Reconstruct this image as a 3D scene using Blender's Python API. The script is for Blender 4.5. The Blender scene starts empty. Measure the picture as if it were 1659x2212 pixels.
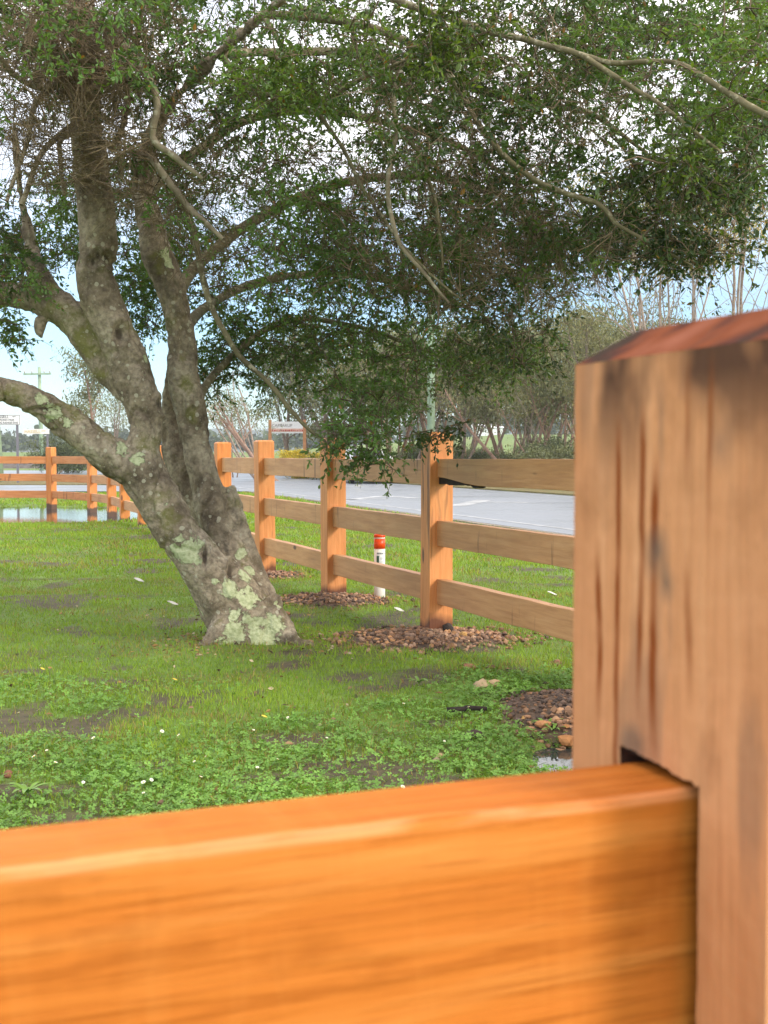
import bpy, bmesh, math, random
import numpy as np
from mathutils import Vector, Matrix

rng = np.random.default_rng(7)
random.seed(7)
SC = bpy.context.scene
COL = SC.collection

# ------------------------------------------------------------------ camera
FPX, CX, CY, HOR = 2600.0, 829.5, 1106.0, 983.0       # focal length / centre / horizon measured on the photo
CAMH = 1.25
PITCH = math.atan((CY - HOR) / FPX)
cam = bpy.data.cameras.new("camera"); camo = bpy.data.objects.new("camera", cam); COL.objects.link(camo)
camo.location = (0, 0, CAMH); camo.rotation_euler = (math.radians(90) - PITCH, 0, 0)
cam.sensor_fit = 'VERTICAL'; cam.sensor_height = 24.0; cam.lens = 24.0 * FPX / 2212.0
cam.clip_start = 0.05; cam.clip_end = 6000
cam.dof.use_dof = True; cam.dof.focus_distance = 8.3; cam.dof.aperture_fstop = 9.5
SC.camera = camo

# ------------------------------------------------------------------ sky, sun, exposure
SUN_EL = math.radians(29); SUN_DIR = Vector((0.86, -0.51, 0)).normalized()      # horizontal direction towards the sun
sun_v = Vector((SUN_DIR.x * math.cos(SUN_EL), SUN_DIR.y * math.cos(SUN_EL), math.sin(SUN_EL)))
W = bpy.data.worlds.new("World"); SC.world = W; W.use_nodes = True
wn, wl = W.node_tree.nodes, W.node_tree.links
wn.clear()
w_out = wn.new("ShaderNodeOutputWorld"); w_bg = wn.new("ShaderNodeBackground"); w_sky = wn.new("ShaderNodeTexSky")
w_sky.sky_type = 'NISHITA'; w_sky.sun_disc = False; w_sky.sun_elevation = SUN_EL
w_sky.sun_rotation = math.atan2(SUN_DIR.x, SUN_DIR.y)
w_sky.air_density = 1.0; w_sky.dust_density = 0.4; w_sky.ozone_density = 3.0
w_tc = wn.new("ShaderNodeTexCoord"); w_map = wn.new("ShaderNodeMapping"); w_map.inputs['Scale'].default_value = (1.6, 1.6, 4.5)
w_noi = wn.new("ShaderNodeTexNoise"); w_noi.inputs['Scale'].default_value = 1.6; w_noi.inputs['Detail'].default_value = 6
w_rmp = wn.new("ShaderNodeMapRange"); w_rmp.inputs[1].default_value = 0.36; w_rmp.inputs[2].default_value = 0.62
w_rmp.inputs[3].default_value = 0.40; w_rmp.inputs[4].default_value = 1.0
w_mix = wn.new("ShaderNodeMix"); w_mix.data_type = 'RGBA'
w_mix.inputs[7].default_value = (7.6, 7.2, 6.9, 1)       # bright thin cloud, in the sky texture's own units
wl.new(w_tc.outputs['Generated'], w_map.inputs[0]); wl.new(w_map.outputs[0], w_noi.inputs['Vector'])
wl.new(w_noi.outputs[0], w_rmp.inputs[0])
w_sep = wn.new("ShaderNodeSeparateXYZ"); w_el = wn.new("ShaderNodeMapRange"); w_mul = wn.new("ShaderNodeMath"); w_mul.operation = 'MULTIPLY'
w_el.interpolation_type = 'SMOOTHSTEP'; w_el.inputs[1].default_value = 0.08; w_el.inputs[2].default_value = 0.34     # clear band all round under the cloud sheet
wl.new(w_tc.outputs['Generated'], w_sep.inputs[0]); wl.new(w_sep.outputs[2], w_el.inputs[0])
wl.new(w_rmp.outputs[0], w_mul.inputs[0]); wl.new(w_el.outputs[0], w_mul.inputs[1]); wl.new(w_mul.outputs[0], w_mix.inputs[0])
w_dim = wn.new("ShaderNodeMix"); w_dim.data_type = 'RGBA'; w_dim.blend_type = 'MULTIPLY'; w_dim.inputs[0].default_value = 1.0; w_dim.inputs[7].default_value = (0.52, 0.60, 0.65, 1)
wl.new(w_sky.outputs[0], w_dim.inputs[6]); wl.new(w_dim.outputs[2], w_mix.inputs[6]); 
w_tint = wn.new("ShaderNodeMix"); w_tint.data_type = 'RGBA'; w_tint.blend_type = 'MULTIPLY'; w_tint.inputs[0].default_value = 1.0
w_tint.inputs[7].default_value = (1.0, 1.0, 1.0, 1)
wl.new(w_mix.outputs[2], w_tint.inputs[6]); wl.new(w_tint.outputs[2], w_bg.inputs[0])
w_bg.inputs[1].default_value = 0.15; wl.new(w_bg.outputs[0], w_out.inputs[0])
sl = bpy.data.lights.new("sun", 'SUN'); sl.energy = 1.35; sl.angle = math.radians(15.0); sl.color = (1.0, 0.90, 0.74)
so = bpy.data.objects.new("sun", sl); COL.objects.link(so); so.location = (20, -12, 20)
so.rotation_euler = (-sun_v).to_track_quat('-Z', 'Y').to_euler()
SC.view_settings.view_transform = 'Standard'; SC.view_settings.look = 'None'
SC.view_settings.exposure = 1.25; SC.view_settings.gamma = 1.0; SC.view_settings.use_curve_mapping = False
SC.cycles.max_bounces = 8; SC.cycles.transparent_max_bounces = 8; SC.cycles.volume_bounces = 0
SC.cycles.diffuse_bounces = 4; SC.cycles.use_denoising = True

# ------------------------------------------------------------------ helpers
CP, SP = math.cos(PITCH), math.sin(PITCH)
def pt(px, py, Y):
    """world point seen at photo position (px, py) at world distance Y"""
    a = (px - CX) / FPX; b = -(py - CY) / FPX
    dx, dy, dz = a, CP + b * SP, b * CP - SP
    s = Y / dy
    return np.array([dx * s, Y, CAMH + dz * s])
def gpt(px, py, z=0.0):
    """point of the level ground seen at photo position"""
    a = (px - CX) / FPX; b = -(py - CY) / FPX
    dx, dy, dz = a, CP + b * SP, b * CP - SP
    s = (z - CAMH) / dz
    return np.array([dx * s, dy * s, z])
def rad(rpx, Y): return rpx * Y / FPX

def vnoise(P, seed=0):
    P = np.asarray(P, float); I = np.floor(P).astype(np.int64); F = P - I; F = F * F * (3 - 2 * F)
    def h(ix, iy, iz):
        n = (ix * 374761393 + iy * 668265263 + iz * 2147483647 + seed * 974711) & 0xffffffff
        n = ((n ^ (n >> 13)) * 1274126177) & 0xffffffff
        return ((n ^ (n >> 16)) & 0xffff) / 65535.0
    x, y, z = I[:, 0], I[:, 1], I[:, 2]; fx, fy, fz = F[:, 0], F[:, 1], F[:, 2]
    r = 0
    for dx in (0, 1):
        for dy in (0, 1):
            for dz in (0, 1):
                r = r + h(x + dx, y + dy, z + dz) * (fx if dx else 1 - fx) * (fy if dy else 1 - fy) * (fz if dz else 1 - fz)
    return r
def fbm(P, oct=4, seed=0):
    P = np.asarray(P, float); r = 0; a = 0.5
    for i in range(oct):
        r = r + a * vnoise(P * (2 ** i), seed + i); a *= 0.5
    return r / (1 - 0.5 ** oct)
def fbm2(X, Y, s, oct=3, seed=0):
    return fbm(np.stack([np.ravel(X) * s, np.ravel(Y) * s, np.zeros(np.size(X)) + 0.5], 1), oct, seed)

def mesh_np(name, V, faces, smooth=False, col=None):
    """faces: list of int arrays (n, k)"""
    V = np.asarray(V, np.float32); me = bpy.data.meshes.new(name)
    faces = [np.asarray(f, np.int32) for f in faces if len(f)]
    nl = sum(f.size for f in faces); nf = sum(len(f) for f in faces)
    me.vertices.add(len(V)); me.vertices.foreach_set("co", V.ravel())
    me.loops.add(nl); me.loops.foreach_set("vertex_index", np.concatenate([f.ravel() for f in faces]))
    tot = np.concatenate([np.full(len(f), f.shape[1], np.int32) for f in faces])
    st = np.concatenate([[0], np.cumsum(tot)[:-1]]).astype(np.int32)
    me.polygons.add(nf); me.polygons.foreach_set("loop_start", st); me.polygons.foreach_set("loop_total", tot)
    me.polygons.foreach_set("use_smooth", np.full(nf, smooth))
    me.update(calc_edges=True); me.validate()
    if col is not None: set_col(me, col)
    return me
def set_col(me, col, name="col"):
    col = np.asarray(col, np.float32)
    if col.shape[1] == 3: col = np.concatenate([col, np.ones((len(col), 1), np.float32)], 1)
    a = me.color_attributes.new(name, 'FLOAT_COLOR', 'POINT'); a.data.foreach_set("color", col.ravel())
def obj(name, me, mat=None, parent=None, loc=None):
    o = bpy.data.objects.new(name, me); COL.objects.link(o)
    if mat is not None and me is not None and not me.materials: me.materials.append(mat)
    if parent is not None: o.parent = parent
    if loc is not None: o.location = loc
    return o
def empty(name, loc=(0, 0, 0), rz=0.0):
    o = bpy.data.objects.new(name, None); COL.objects.link(o); o.location = loc; o.rotation_euler = (0, 0, rz)
    o.empty_display_size = 0.1
    return o
def tag(o, label=None, cat=None, group=None, kind=None):
    if label: o["label"] = label
    if cat: o["category"] = cat
    if group: o["group"] = group
    if kind: o["kind"] = kind
    return o

class MB:
    """collects simple solids and builds one mesh"""
    def __init__(s): s.V = []; s.F = []; s.n = 0
    def add(s, V, F):
        for v in V: s.V.append(tuple(v))
        for f in F: s.F.append(tuple(i + s.n for i in f))
        s.n += len(V)
    def box(s, x0, x1, y0, y1, z0, z1):
        V = [(x, y, z) for z in (z0, z1) for y in (y0, y1) for x in (x0, x1)]
        s.add(V, [(0, 2, 3, 1), (4, 5, 7, 6), (0, 1, 5, 4), (1, 3, 7, 5), (3, 2, 6, 7), (2, 0, 4, 6)])
    def tube(s, pts, rs, n=8, cap=True):
        V, F = tube_arrays(np.asarray(pts, float), rs, n, cap)
        s.add(V, F)
    def mesh(s, name, smooth=False, bevel=0.0, seg=2):
        me = bpy.data.meshes.new(name); me.from_pydata(s.V, [], s.F); me.update()
        if bevel:
            bm = bmesh.new(); bm.from_mesh(me)
            bmesh.ops.bevel(bm, geom=bm.edges[:], offset=bevel, segments=seg, profile=0.5, affect='EDGES')
            bm.to_mesh(me); bm.free()
        for p in me.polygons: p.use_smooth = smooth
        return me
def frames(P):
    T = np.gradient(P, axis=0); T /= np.linalg.norm(T, axis=1)[:, None] + 1e-9
    ref = np.array([0, 0, 1.0]) if abs(T[:, 2].mean()) < 0.8 else np.array([1.0, 0, 0])
    A = np.cross(T, ref); A /= np.linalg.norm(A, axis=1)[:, None] + 1e-9
    B = np.cross(T, A)
    return A, B
def tube_arrays(P, rs, n, cap=True):
    rs = np.broadcast_to(np.asarray(rs, float), (len(P),)); A, B = frames(P)
    th = np.arange(n) * 2 * math.pi / n
    V = P[:, None, :] + rs[:, None, None] * (np.cos(th)[None, :, None] * A[:, None, :] + np.sin(th)[None, :, None] * B[:, None, :])
    V = V.reshape(-1, 3); F = []
    for i in range(len(P) - 1):
        for j in range(n):
            k = (j + 1) % n
            F.append((i * n + j, i * n + k, (i + 1) * n + k, (i + 1) * n + j))
    if cap:
        F.append(tuple(range(n - 1, -1, -1))); F.append(tuple((len(P) - 1) * n + j for j in range(n)))
    return V, F
_tpl = {}
def tubes_mesh(polys, n=3):
    """many open tubes as quads; polys: list of (P, r)"""
    VV, FF, off = [], [], 0
    for P, r in polys:
        m = len(P); A, B = frames(P); th = np.arange(n) * 2 * math.pi / n
        r = np.broadcast_to(np.asarray(r, float), (m,))
        V = P[:, None, :] + r[:, None, None] * (np.cos(th)[None, :, None] * A[:, None, :] + np.sin(th)[None, :, None] * B[:, None, :])
        VV.append(V.reshape(-1, 3))
        key = (m, n)
        if key not in _tpl:
            i = np.arange(m - 1)[:, None] * n; j = np.arange(n)[None, :]; k = (j + 1) % n
            _tpl[key] = np.stack([i + j, i + k, i + n + k, i + n + j], -1).reshape(-1, 4)
        FF.append(_tpl[key] + off); off += m * n
    return np.concatenate(VV), np.concatenate(FF)
def catmull(P, per=6):
    P = np.asarray(P, float); Q = np.vstack([2 * P[0] - P[1], P, 2 * P[-1] - P[-2]]); out = []
    for i in range(1, len(Q) - 2):
        p0, p1, p2, p3 = Q[i - 1], Q[i], Q[i + 1], Q[i + 2]
        for t in np.linspace(0, 1, per, endpoint=False):
            out.append(0.5 * ((2 * p1) + (-p0 + p2) * t + (2 * p0 - 5 * p1 + 4 * p2 - p3) * t * t + (-p0 + 3 * p1 - 3 * p2 + p3) * t ** 3))
    out.append(Q[-2]); return np.array(out)

# ------------------------------------------------------------------ materials
def new_mat(name):
    m = bpy.data.materials.new(name); m.use_nodes = True; nt = m.node_tree
    return m, nt.nodes, nt.links, nt.nodes["Principled BSDF"]
def noise(n, l, scale, detail=4, vec=None, rough=0.55, dist=0.0):
    t = n.new("ShaderNodeTexNoise"); t.inputs['Scale'].default_value = scale; t.inputs['Detail'].default_value = detail
    t.inputs['Roughness'].default_value = rough; t.inputs['Distortion'].default_value = dist
    if vec is not None: l.new(vec, t.inputs['Vector'])
    return t.outputs['Fac']
def ramp(n, l, fac, stops):
    r = n.new("ShaderNodeValToRGB"); el = r.color_ramp.elements
    while len(el) < len(stops): el.new(0.5)
    for e, (p, c) in zip(el, stops): e.position = p; e.color = (*c, 1) if len(c) == 3 else c
    l.new(fac, r.inputs[0]); return r.outputs[0]
def mixc(n, l, fac, a, b, mode='MIX'):
    m = n.new("ShaderNodeMix"); m.data_type = 'RGBA'; m.blend_type = mode
    for i, v in ((0, fac), (6, a), (7, b)):
        if isinstance(v, (int, float)): m.inputs[i].default_value = v
        elif isinstance(v, tuple): m.inputs[i].default_value = (*v, 1)
        else: l.new(v, m.inputs[i])
    return m.outputs[2]
def rng_map(n, l, v, a, b, c=0.0, d=1.0):
    m = n.new("ShaderNodeMapRange"); l.new(v, m.inputs[0])
    for i, x in enumerate((a, b, c, d)): m.inputs[i + 1].default_value = x
    return m.outputs[0]
def math_n(n, l, op, a, b=None):
    m = n.new("ShaderNodeMath"); m.operation = op
    for i, v in ((0, a), (1, b)):
        if v is None: continue
        if isinstance(v, (int, float)): m.inputs[i].default_value = v
        else: l.new(v, m.inputs[i])
    return m.outputs[0]
def bump(n, l, h, strength, dist=0.01, prev=None):
    b = n.new("ShaderNodeBump"); b.inputs['Strength'].default_value = strength; b.inputs['Distance'].default_value = dist
    l.new(h, b.inputs['Height'])
    if prev is not None: l.new(prev, b.inputs['Normal'])
    return b.outputs[0]
def coords(n, l, scale=(1, 1, 1), kind='Object', jitter=True):
    tc = n.new("ShaderNodeTexCoord"); mp = n.new("ShaderNodeMapping"); mp.inputs['Scale'].default_value = scale
    src = tc.outputs[kind]
    if jitter:
        oi = n.new("ShaderNodeObjectInfo"); sc = n.new("ShaderNodeVectorMath"); sc.operation = 'SCALE'; sc.inputs[0].default_value = (37, 71, 53)
        l.new(oi.outputs['Random'], sc.inputs[3])
        ad = n.new("ShaderNodeVectorMath"); ad.operation = 'ADD'; l.new(src, ad.inputs[0]); l.new(sc.outputs[0], ad.inputs[1]); src = ad.outputs[0]
    l.new(src, mp.inputs[0]); return mp.outputs[0]
def sepz(n, l, axis=2):
    tc = n.new("ShaderNodeTexCoord"); s = n.new("ShaderNodeSeparateXYZ"); l.new(tc.outputs['Object'], s.inputs[0]); return s.outputs[axis]
def flat(name, c, rough=0.6, metal=0.0, var=0.12, scale=8):
    m, n, l, p = new_mat(name); f = noise(n, l, scale, 4, coords(n, l))
    lo = tuple(x * (1 - var) for x in c); hi = tuple(min(1, x * (1 + var)) for x in c)
    l.new(ramp(n, l, f, [(0.3, lo), (0.7, hi)]), p.inputs['Base Color'])
    p.inputs['Roughness'].default_value = rough; p.inputs['Metallic'].default_value = metal
    return m
def wood(name, axis, dark, mid, light, stain=0.5, foot=None, attr=False, grain=1.0, rough=0.55):
    """sawn timber: grain along `axis`, blotches, fine saw relief; foot: dark weathered foot of a post (height, colour)"""
    m, n, l, p = new_mat(name)
    s = [34, 34, 34]; s[axis] = 2.4
    g = noise(n, l, 1.0 * grain, 7, coords(n, l, tuple(s)), 0.62, 0.4)
    s2 = [5, 5, 5]; s2[axis] = 1.2
    b = noise(n, l, 1.0, 4, coords(n, l, tuple(s2)), 0.6)
    c = ramp(n, l, g, [(0.25, dark), (0.5, mid), (0.78, light)] if grain == 1.0 else [(0.15, tuple(0.5 * (x + y) for x, y in zip(dark, mid))), (0.5, mid), (0.85, light)])
    c = mixc(n, l, rng_map(n, l, b, 0.45, 0.72, 0, stain), c, tuple(x * 0.62 for x in dark))
    # sparse brown drip stains
    s3 = [9, 9, 9]; s3[axis] = 9; s3[2] = 1.1
    d = noise(n, l, 1.3, 3, coords(n, l, tuple(s3)))
    c = mixc(n, l, rng_map(n, l, d, 0.64, 0.72, 0, 0.65 if grain == 1.0 else 0.25), c, (0.10, 0.035, 0.015))
    if grain == 1.0:
        s8 = [7, 7, 7]; s8[axis] = 2.6
        vk = n.new("ShaderNodeTexVoronoi"); vk.inputs['Scale'].default_value = 1.0; l.new(coords(n, l, tuple(s8)), vk.inputs['Vector'])
        sk = n.new("ShaderNodeSeparateColor"); l.new(vk.outputs['Color'], sk.inputs[0])
        kd = math_n(n, l, 'ADD', vk.outputs['Distance'], rng_map(n, l, g, 0.3, 0.7, -0.05, 0.05))
        c = mixc(n, l, math_n(n, l, 'MULTIPLY', rng_map(n, l, kd, 0.17, 0.10, 0, 0.85), math_n(n, l, 'GREATER_THAN', sk.outputs[0], 0.72)), c, (0.07, 0.028, 0.014))
    if grain != 1.0:          # close timber: fine dark grain lines and cross saw marks
        s5 = [240, 240, 240]; s5[axis] = 7
        fl_ = noise(n, l, 1.0, 6, coords(n, l, tuple(s5)), 0.7)
        c = mixc(n, l, rng_map(n, l, fl_, 0.48, 0.64, 0, 0.5 if grain > 1.3 else 0.22), c, tuple(x * 0.6 for x in dark))
        s6 = [9, 9, 9]; s6[axis] = 70
        cr = noise(n, l, 1.0, 4, coords(n, l, tuple(s6)), 0.6, 0.3)
        c = mixc(n, l, rng_map(n, l, cr, 0.52, 0.72, 0, 0.12), c, light)
        s7 = [14, 14, 14]; s7[axis] = 9
        kn = noise(n, l, 1.0, 4, coords(n, l, tuple(s7)))
        c = mixc(n, l, rng_map(n, l, kn, 0.58, 0.74, 0, 0.5), c, tuple(x * 0.5 for x in dark))
    if foot:
        z = sepz(n, l); k = math_n(n, l, 'ADD', z, rng_map(n, l, b, 0.3, 0.7, -0.05, 0.05))
        c = mixc(n, l, rng_map(n, l, k, foot[0], foot[0] * 0.55, 0, 0.92), c, foot[1])
    if attr:
        at = n.new("ShaderNodeAttribute"); at.attribute_name = "col"
        c = mixc(n, l, at.outputs['Alpha'], c, at.outputs['Color'])
    l.new(c, p.inputs['Base Color']); p.inputs['Roughness'].default_value = rough
    p.inputs['Specular IOR Level'].default_value = 0.5 if grain == 1.0 else 0.06
    if grain == 1.2: p.inputs['Roughness'].default_value = 0.9
    s4 = [60, 60, 60]; s4[axis] = 3
    fine = noise(n, l, 1.0, 5, coords(n, l, tuple(s4)))
    l.new(bump(n, l, fine, 0.35, 0.004, bump(n, l, g, 0.3, 0.006)), p.inputs['Normal'])
    return m
def attr_mat(name, rough=0.5, transl=0.0, spec=0.5, back=None):
    m, n, l, p = new_mat(name)
    at = n.new("ShaderNodeAttribute"); at.attribute_name = "col"
    l.new(at.outputs['Color'], p.inputs['Base Color']); p.inputs['Roughness'].default_value = rough
    p.inputs['Specular IOR Level'].default_value = spec
    if transl:
        t = n.new("ShaderNodeBsdfTranslucent"); mx = n.new("ShaderNodeMixShader"); mx.inputs[0].default_value = transl
        l.new(mixc(n, l, 1.0, at.outputs['Color'], (1.6, 1.5, 0.6), 'MULTIPLY'), t.inputs[0])
        l.new(p.outputs[0], mx.inputs[1]); l.new(t.outputs[0], mx.inputs[2])
        l.new(mx.outputs[0], n["Material Output"].inputs[0])
    return m

M = {}
M['post'] = wood('post_timber', 2, (0.50, 0.170, 0.042), (0.68, 0.265, 0.080), (0.78, 0.36, 0.135), 0.3, (0.13, (0.10, 0.025, 0.008)))
M['post_orange'] = wood('orange_post_timber', 2, (0.50, 0.155, 0.030), (0.66, 0.235, 0.055), (0.74, 0.32, 0.10), 0.3, (0.085, (0.055, 0.036, 0.028)))  # more orange post timber with a dark wet foot
M['rail'] = wood('rail_timber', 0, (0.44, 0.195, 0.075), (0.58, 0.290, 0.122), (0.66, 0.365, 0.175), 0.4)
M['rail_orange'] = wood('orange_rail_timber', 0, (0.48, 0.155, 0.035), (0.60, 0.24, 0.08), (0.68, 0.33, 0.13), 0.35)  # more orange rail timber for the farthest spans
M['near_rail'] = wood('near_rail_timber', 0, (0.45, 0.110, 0.014), (0.60, 0.190, 0.034), (0.76, 0.31, 0.080), 0.2, None, False, 1.4, 0.45)
M['near_post'] = wood('near_post_timber', 2, (0.47, 0.205, 0.092), (0.62, 0.300, 0.148), (0.71, 0.39, 0.215), 0.3, None, True, 1.2)
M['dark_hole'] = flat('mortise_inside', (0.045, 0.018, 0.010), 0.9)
M['bark_black'] = flat('charred_bark', (0.022, 0.014, 0.010), 0.9, 0, 0.5, 30)

def worn_highlight_edge(m):
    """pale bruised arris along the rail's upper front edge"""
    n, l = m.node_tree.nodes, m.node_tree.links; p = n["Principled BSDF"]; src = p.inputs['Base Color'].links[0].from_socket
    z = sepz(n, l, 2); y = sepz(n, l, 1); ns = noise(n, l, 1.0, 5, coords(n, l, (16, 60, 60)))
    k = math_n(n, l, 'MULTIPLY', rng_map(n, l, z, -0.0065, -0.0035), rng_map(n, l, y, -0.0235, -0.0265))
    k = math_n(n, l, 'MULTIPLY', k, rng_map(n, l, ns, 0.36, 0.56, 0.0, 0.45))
    l.new(mixc(n, l, k, src, (0.78, 0.36, 0.17)), p.inputs['Base Color'])  # pale highlight of the worn edge mixed into the base colour
worn_highlight_edge(M['near_rail'])

def bark_mat():
    m, n, l, p = new_mat('tree_bark')
    tc = n.new("ShaderNodeTexCoord"); o = tc.outputs['Object']
    a = noise(n, l, 5.0, 8, o, 0.65); b = noise(n, l, 32.0, 5, o, 0.6)
    c = ramp(n, l, a, [(0.30, (0.105, 0.078, 0.052)), (0.48, (0.30, 0.24, 0.168)), (0.64, (0.50, 0.42, 0.31))])
    c = mixc(n, l, rng_map(n, l, b, 0.42, 0.66, 0, 0.55), c, (0.07, 0.052, 0.038))
    at = n.new("ShaderNodeAttribute"); at.attribute_name = "col"       # R lichen, G moss, B darker hollows, scars and foot
    sp = n.new("ShaderNodeSeparateColor"); l.new(at.outputs['Color'], sp.inputs[0])
    e = noise(n, l, 8.0, 8, o, 0.72)
    moss = math_n(n, l, 'ADD', sp.outputs[1], rng_map(n, l, e, 0.3, 0.7, -0.6, 0.6))
    c = mixc(n, l, rng_map(n, l, moss, 0.40, 0.95, 0, 0.8), c, (0.20, 0.195, 0.050))
    darker = math_n(n, l, 'ADD', sp.outputs[2], rng_map(n, l, a, 0.3, 0.7, -0.3, 0.3))
    c = mixc(n, l, rng_map(n, l, darker, 0.45, 0.8, 0, 0.8), c, (0.052, 0.036, 0.024))
    # small pale lichen discs
    v = n.new("ShaderNodeTexVoronoi"); v.inputs['Scale'].default_value = 21.0; v.inputs['Randomness'].default_value = 1.0; l.new(o, v.inputs['Vector'])
    sv = n.new("ShaderNodeSeparateColor"); l.new(v.outputs['Color'], sv.inputs[0])
    rr = rng_map(n, l, sv.outputs[0], 0.30, 1.0, 0.0, 0.36)
    dd = math_n(n, l, 'ADD', v.outputs['Distance'], rng_map(n, l, b, 0.3, 0.7, -0.08, 0.08))
    disc = math_n(n, l, 'LESS_THAN', dd, rr)
    area = rng_map(n, l, noise(n, l, 2.2, 3, o), 0.33, 0.45)
    c = mixc(n, l, math_n(n, l, 'MULTIPLY', math_n(n, l, 'MULTIPLY', disc, area), 0.8), c, (0.50, 0.46, 0.35))
    v2 = n.new("ShaderNodeTexVoronoi"); v2.inputs['Scale'].default_value = 42.0; l.new(o, v2.inputs['Vector'])
    d2 = math_n(n, l, 'LESS_THAN', v2.outputs['Distance'], 0.17)
    c = mixc(n, l, math_n(n, l, 'MULTIPLY', d2, 0.5), c, (0.36, 0.34, 0.27))
    # big leafy lichen sheets
    e2 = noise(n, l, 11.0, 8, o, 0.75)
    lich = math_n(n, l, 'ADD', sp.outputs[0], rng_map(n, l, e2, 0.25, 0.75, -0.75, 0.75))
    lm = rng_map(n, l, lich, 0.47, 0.53)
    lc = ramp(n, l, noise(n, l, 45, 4, o), [(0.3, (0.34, 0.38, 0.20)), (0.6, (0.55, 0.58, 0.36))])
    c = mixc(n, l, lm, c, lc)
    l.new(c, p.inputs['Base Color']); p.inputs['Roughness'].default_value = 0.85; p.inputs['Specular IOR Level'].default_value = 0.25
    h = math_n(n, l, 'ADD', math_n(n, l, 'ADD', b, math_n(n, l, 'MULTIPLY', lm, 0.6)), math_n(n, l, 'MULTIPLY', disc, 0.3))
    l.new(bump(n, l, h, 0.9, 0.016, bump(n, l, a, 0.7, 0.04)), p.inputs['Normal'])
    return m
M['bark'] = bark_mat()
def branch_mat(name, a, b, pale):
    m, n, l, p = new_mat(name); o = coords(n, l, jitter=False)
    c = ramp(n, l, noise(n, l, 9, 5, o), [(0.32, a), (0.6, b)])
    c = mixc(n, l, rng_map(n, l, noise(n, l, 26, 4, o), 0.55, 0.65, 0, 0.8), c, pale)
    l.new(c, p.inputs['Base Color']); p.inputs['Roughness'].default_value = 0.85
    l.new(bump(n, l, noise(n, l, 40, 4, o), 0.5, 0.008), p.inputs['Normal']); return m
M['branch'] = branch_mat('branch_bark', (0.085, 0.068, 0.032), (0.17, 0.145, 0.075), (0.34, 0.31, 0.21))
M['deadwood'] = branch_mat('dead_branch', (0.15, 0.115, 0.075), (0.30, 0.25, 0.17), (0.45, 0.41, 0.32))
M['dead_twig'] = branch_mat('dead_twig', (0.11, 0.075, 0.042), (0.23, 0.165, 0.095), (0.34, 0.27, 0.17))
M['twig'] = branch_mat('twig_bark', (0.07, 0.047, 0.026), (0.14, 0.10, 0.058), (0.22, 0.18, 0.11))
M['leaf'] = attr_mat('crown_leaves', 0.36, 0.38, 0.5)
M['euc_leaf'] = attr_mat('eucalypt_leaves', 0.55, 0.22, 0.3)
M['grass'] = attr_mat('grass_blades', 0.5, 0.30, 0.3)
M['clover'] = attr_mat('clover_leaves', 0.5, 0.22, 0.3)
M['stone'] = attr_mat('gravel_stone', 0.8, 0.0, 0.3)
M['euc_pale'] = branch_mat('pale_eucalypt_bark', (0.24, 0.17, 0.13), (0.38, 0.30, 0.24), (0.50, 0.44, 0.38))
M['euc_dark'] = branch_mat('grey_eucalypt_bark', (0.13, 0.095, 0.075), (0.25, 0.185, 0.145), (0.36, 0.29, 0.23))
M['euc_pink'] = branch_mat('pinkish_eucalypt_bark', (0.22, 0.125, 0.085), (0.36, 0.225, 0.165), (0.46, 0.35, 0.28))

# ------------------------------------------------------------------ ground
TH = math.atan((CX + 34) / FPX)                         # fence and road run this far round from the view axis
TT = math.tan(TH); DV = np.array([-math.sin(TH), math.cos(TH), 0]); NV = np.array([math.cos(TH), math.sin(TH), 0])
RN, RF = 9.0, 17.6                                      # road edges: x at y = 0
POSTS = [(2.83, 2.15), (2.00, 4.25), (1.185, 6.35), (0.369, 8.45), (-0.443, 10.52), (-1.248, 12.65), (-1.975, 14.78), (-2.72, 16.9),
         (-3.45, 19.0), (-4.23, 21.1), (-5.0, 23.2), (-5.75, 25.4), (-6.6, 27.2), (-8.0, 28.95), (-10.3, 29.35)]
MOUNDS = [(0.33, 8.15, 0.62, 0.48, 0.035), (-0.42, 10.22, 0.52, 0.48, 0.035), (-1.16, 12.4, 0.36, 0.36, 0.03),
          (0.92, 5.75, 0.42, 0.62, 0.07)]
PUDDLE = [(-8.6, 25.9, 4.6, 4.0, 0.11), (-11.0, 34.0, 6.5, 0.75, 0.09), (0.80, 4.93, 0.22, 0.30, 0.05)]
def gz(x, y):
    x = np.asarray(x, float); y = np.asarray(y, float); sh = x.shape
    X, Y = x.ravel(), y.ravel()
    near = np.clip(1 - (Y - 30) / 12, 0, 1) * np.clip(1 - (np.abs(X) - 14) / 8, 0, 1)
    off = X + Y * TT                                      # lateral position against the road
    near = near * np.clip((RN - 0.6 - off) / 1.2, 0, 1)
    z = near * ((fbm2(X, Y, 0.9, 3, 3) - 0.5) * 0.07 + (fbm2(X, Y, 5.0, 2, 5) - 0.5) * 0.022)
    for (mx, my, rx, ry, h) in MOUNDS:
        d = ((X - mx) / rx) ** 2 + ((Y - my) / ry) ** 2
        z = z + h * np.clip(1 - d, 0, 1) ** 1.2
    for (mx, my, rx, ry, h) in PUDDLE:
        d = np.sqrt(((X - mx) / rx) ** 2 + ((Y - my) / ry) ** 2) + (fbm2(X, Y, 1.6 if rx > 1 else 9, 3, 9) - 0.5) * 0.5
        z = z - h * np.clip((1.15 - d) / 0.45, 0, 1)
    z = z + 0.02 * np.exp(-(((X + 0.85) / 0.75) ** 2 + ((Y - 7.95) / 0.6) ** 2))         # root swell
    far = np.clip((Y - 120) / 200, 0, 1); z = z + far * far * (3 - 2 * far) * (2.0 + 4.6 * np.clip((X + 30) / 60, 0, 1))
    return z.reshape(sh)
def axis(parts):
    out = []
    for a, b, s in parts: out.append(np.arange(a, b, s))
    return np.concatenate(out + [[parts[-1][1]]])
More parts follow.
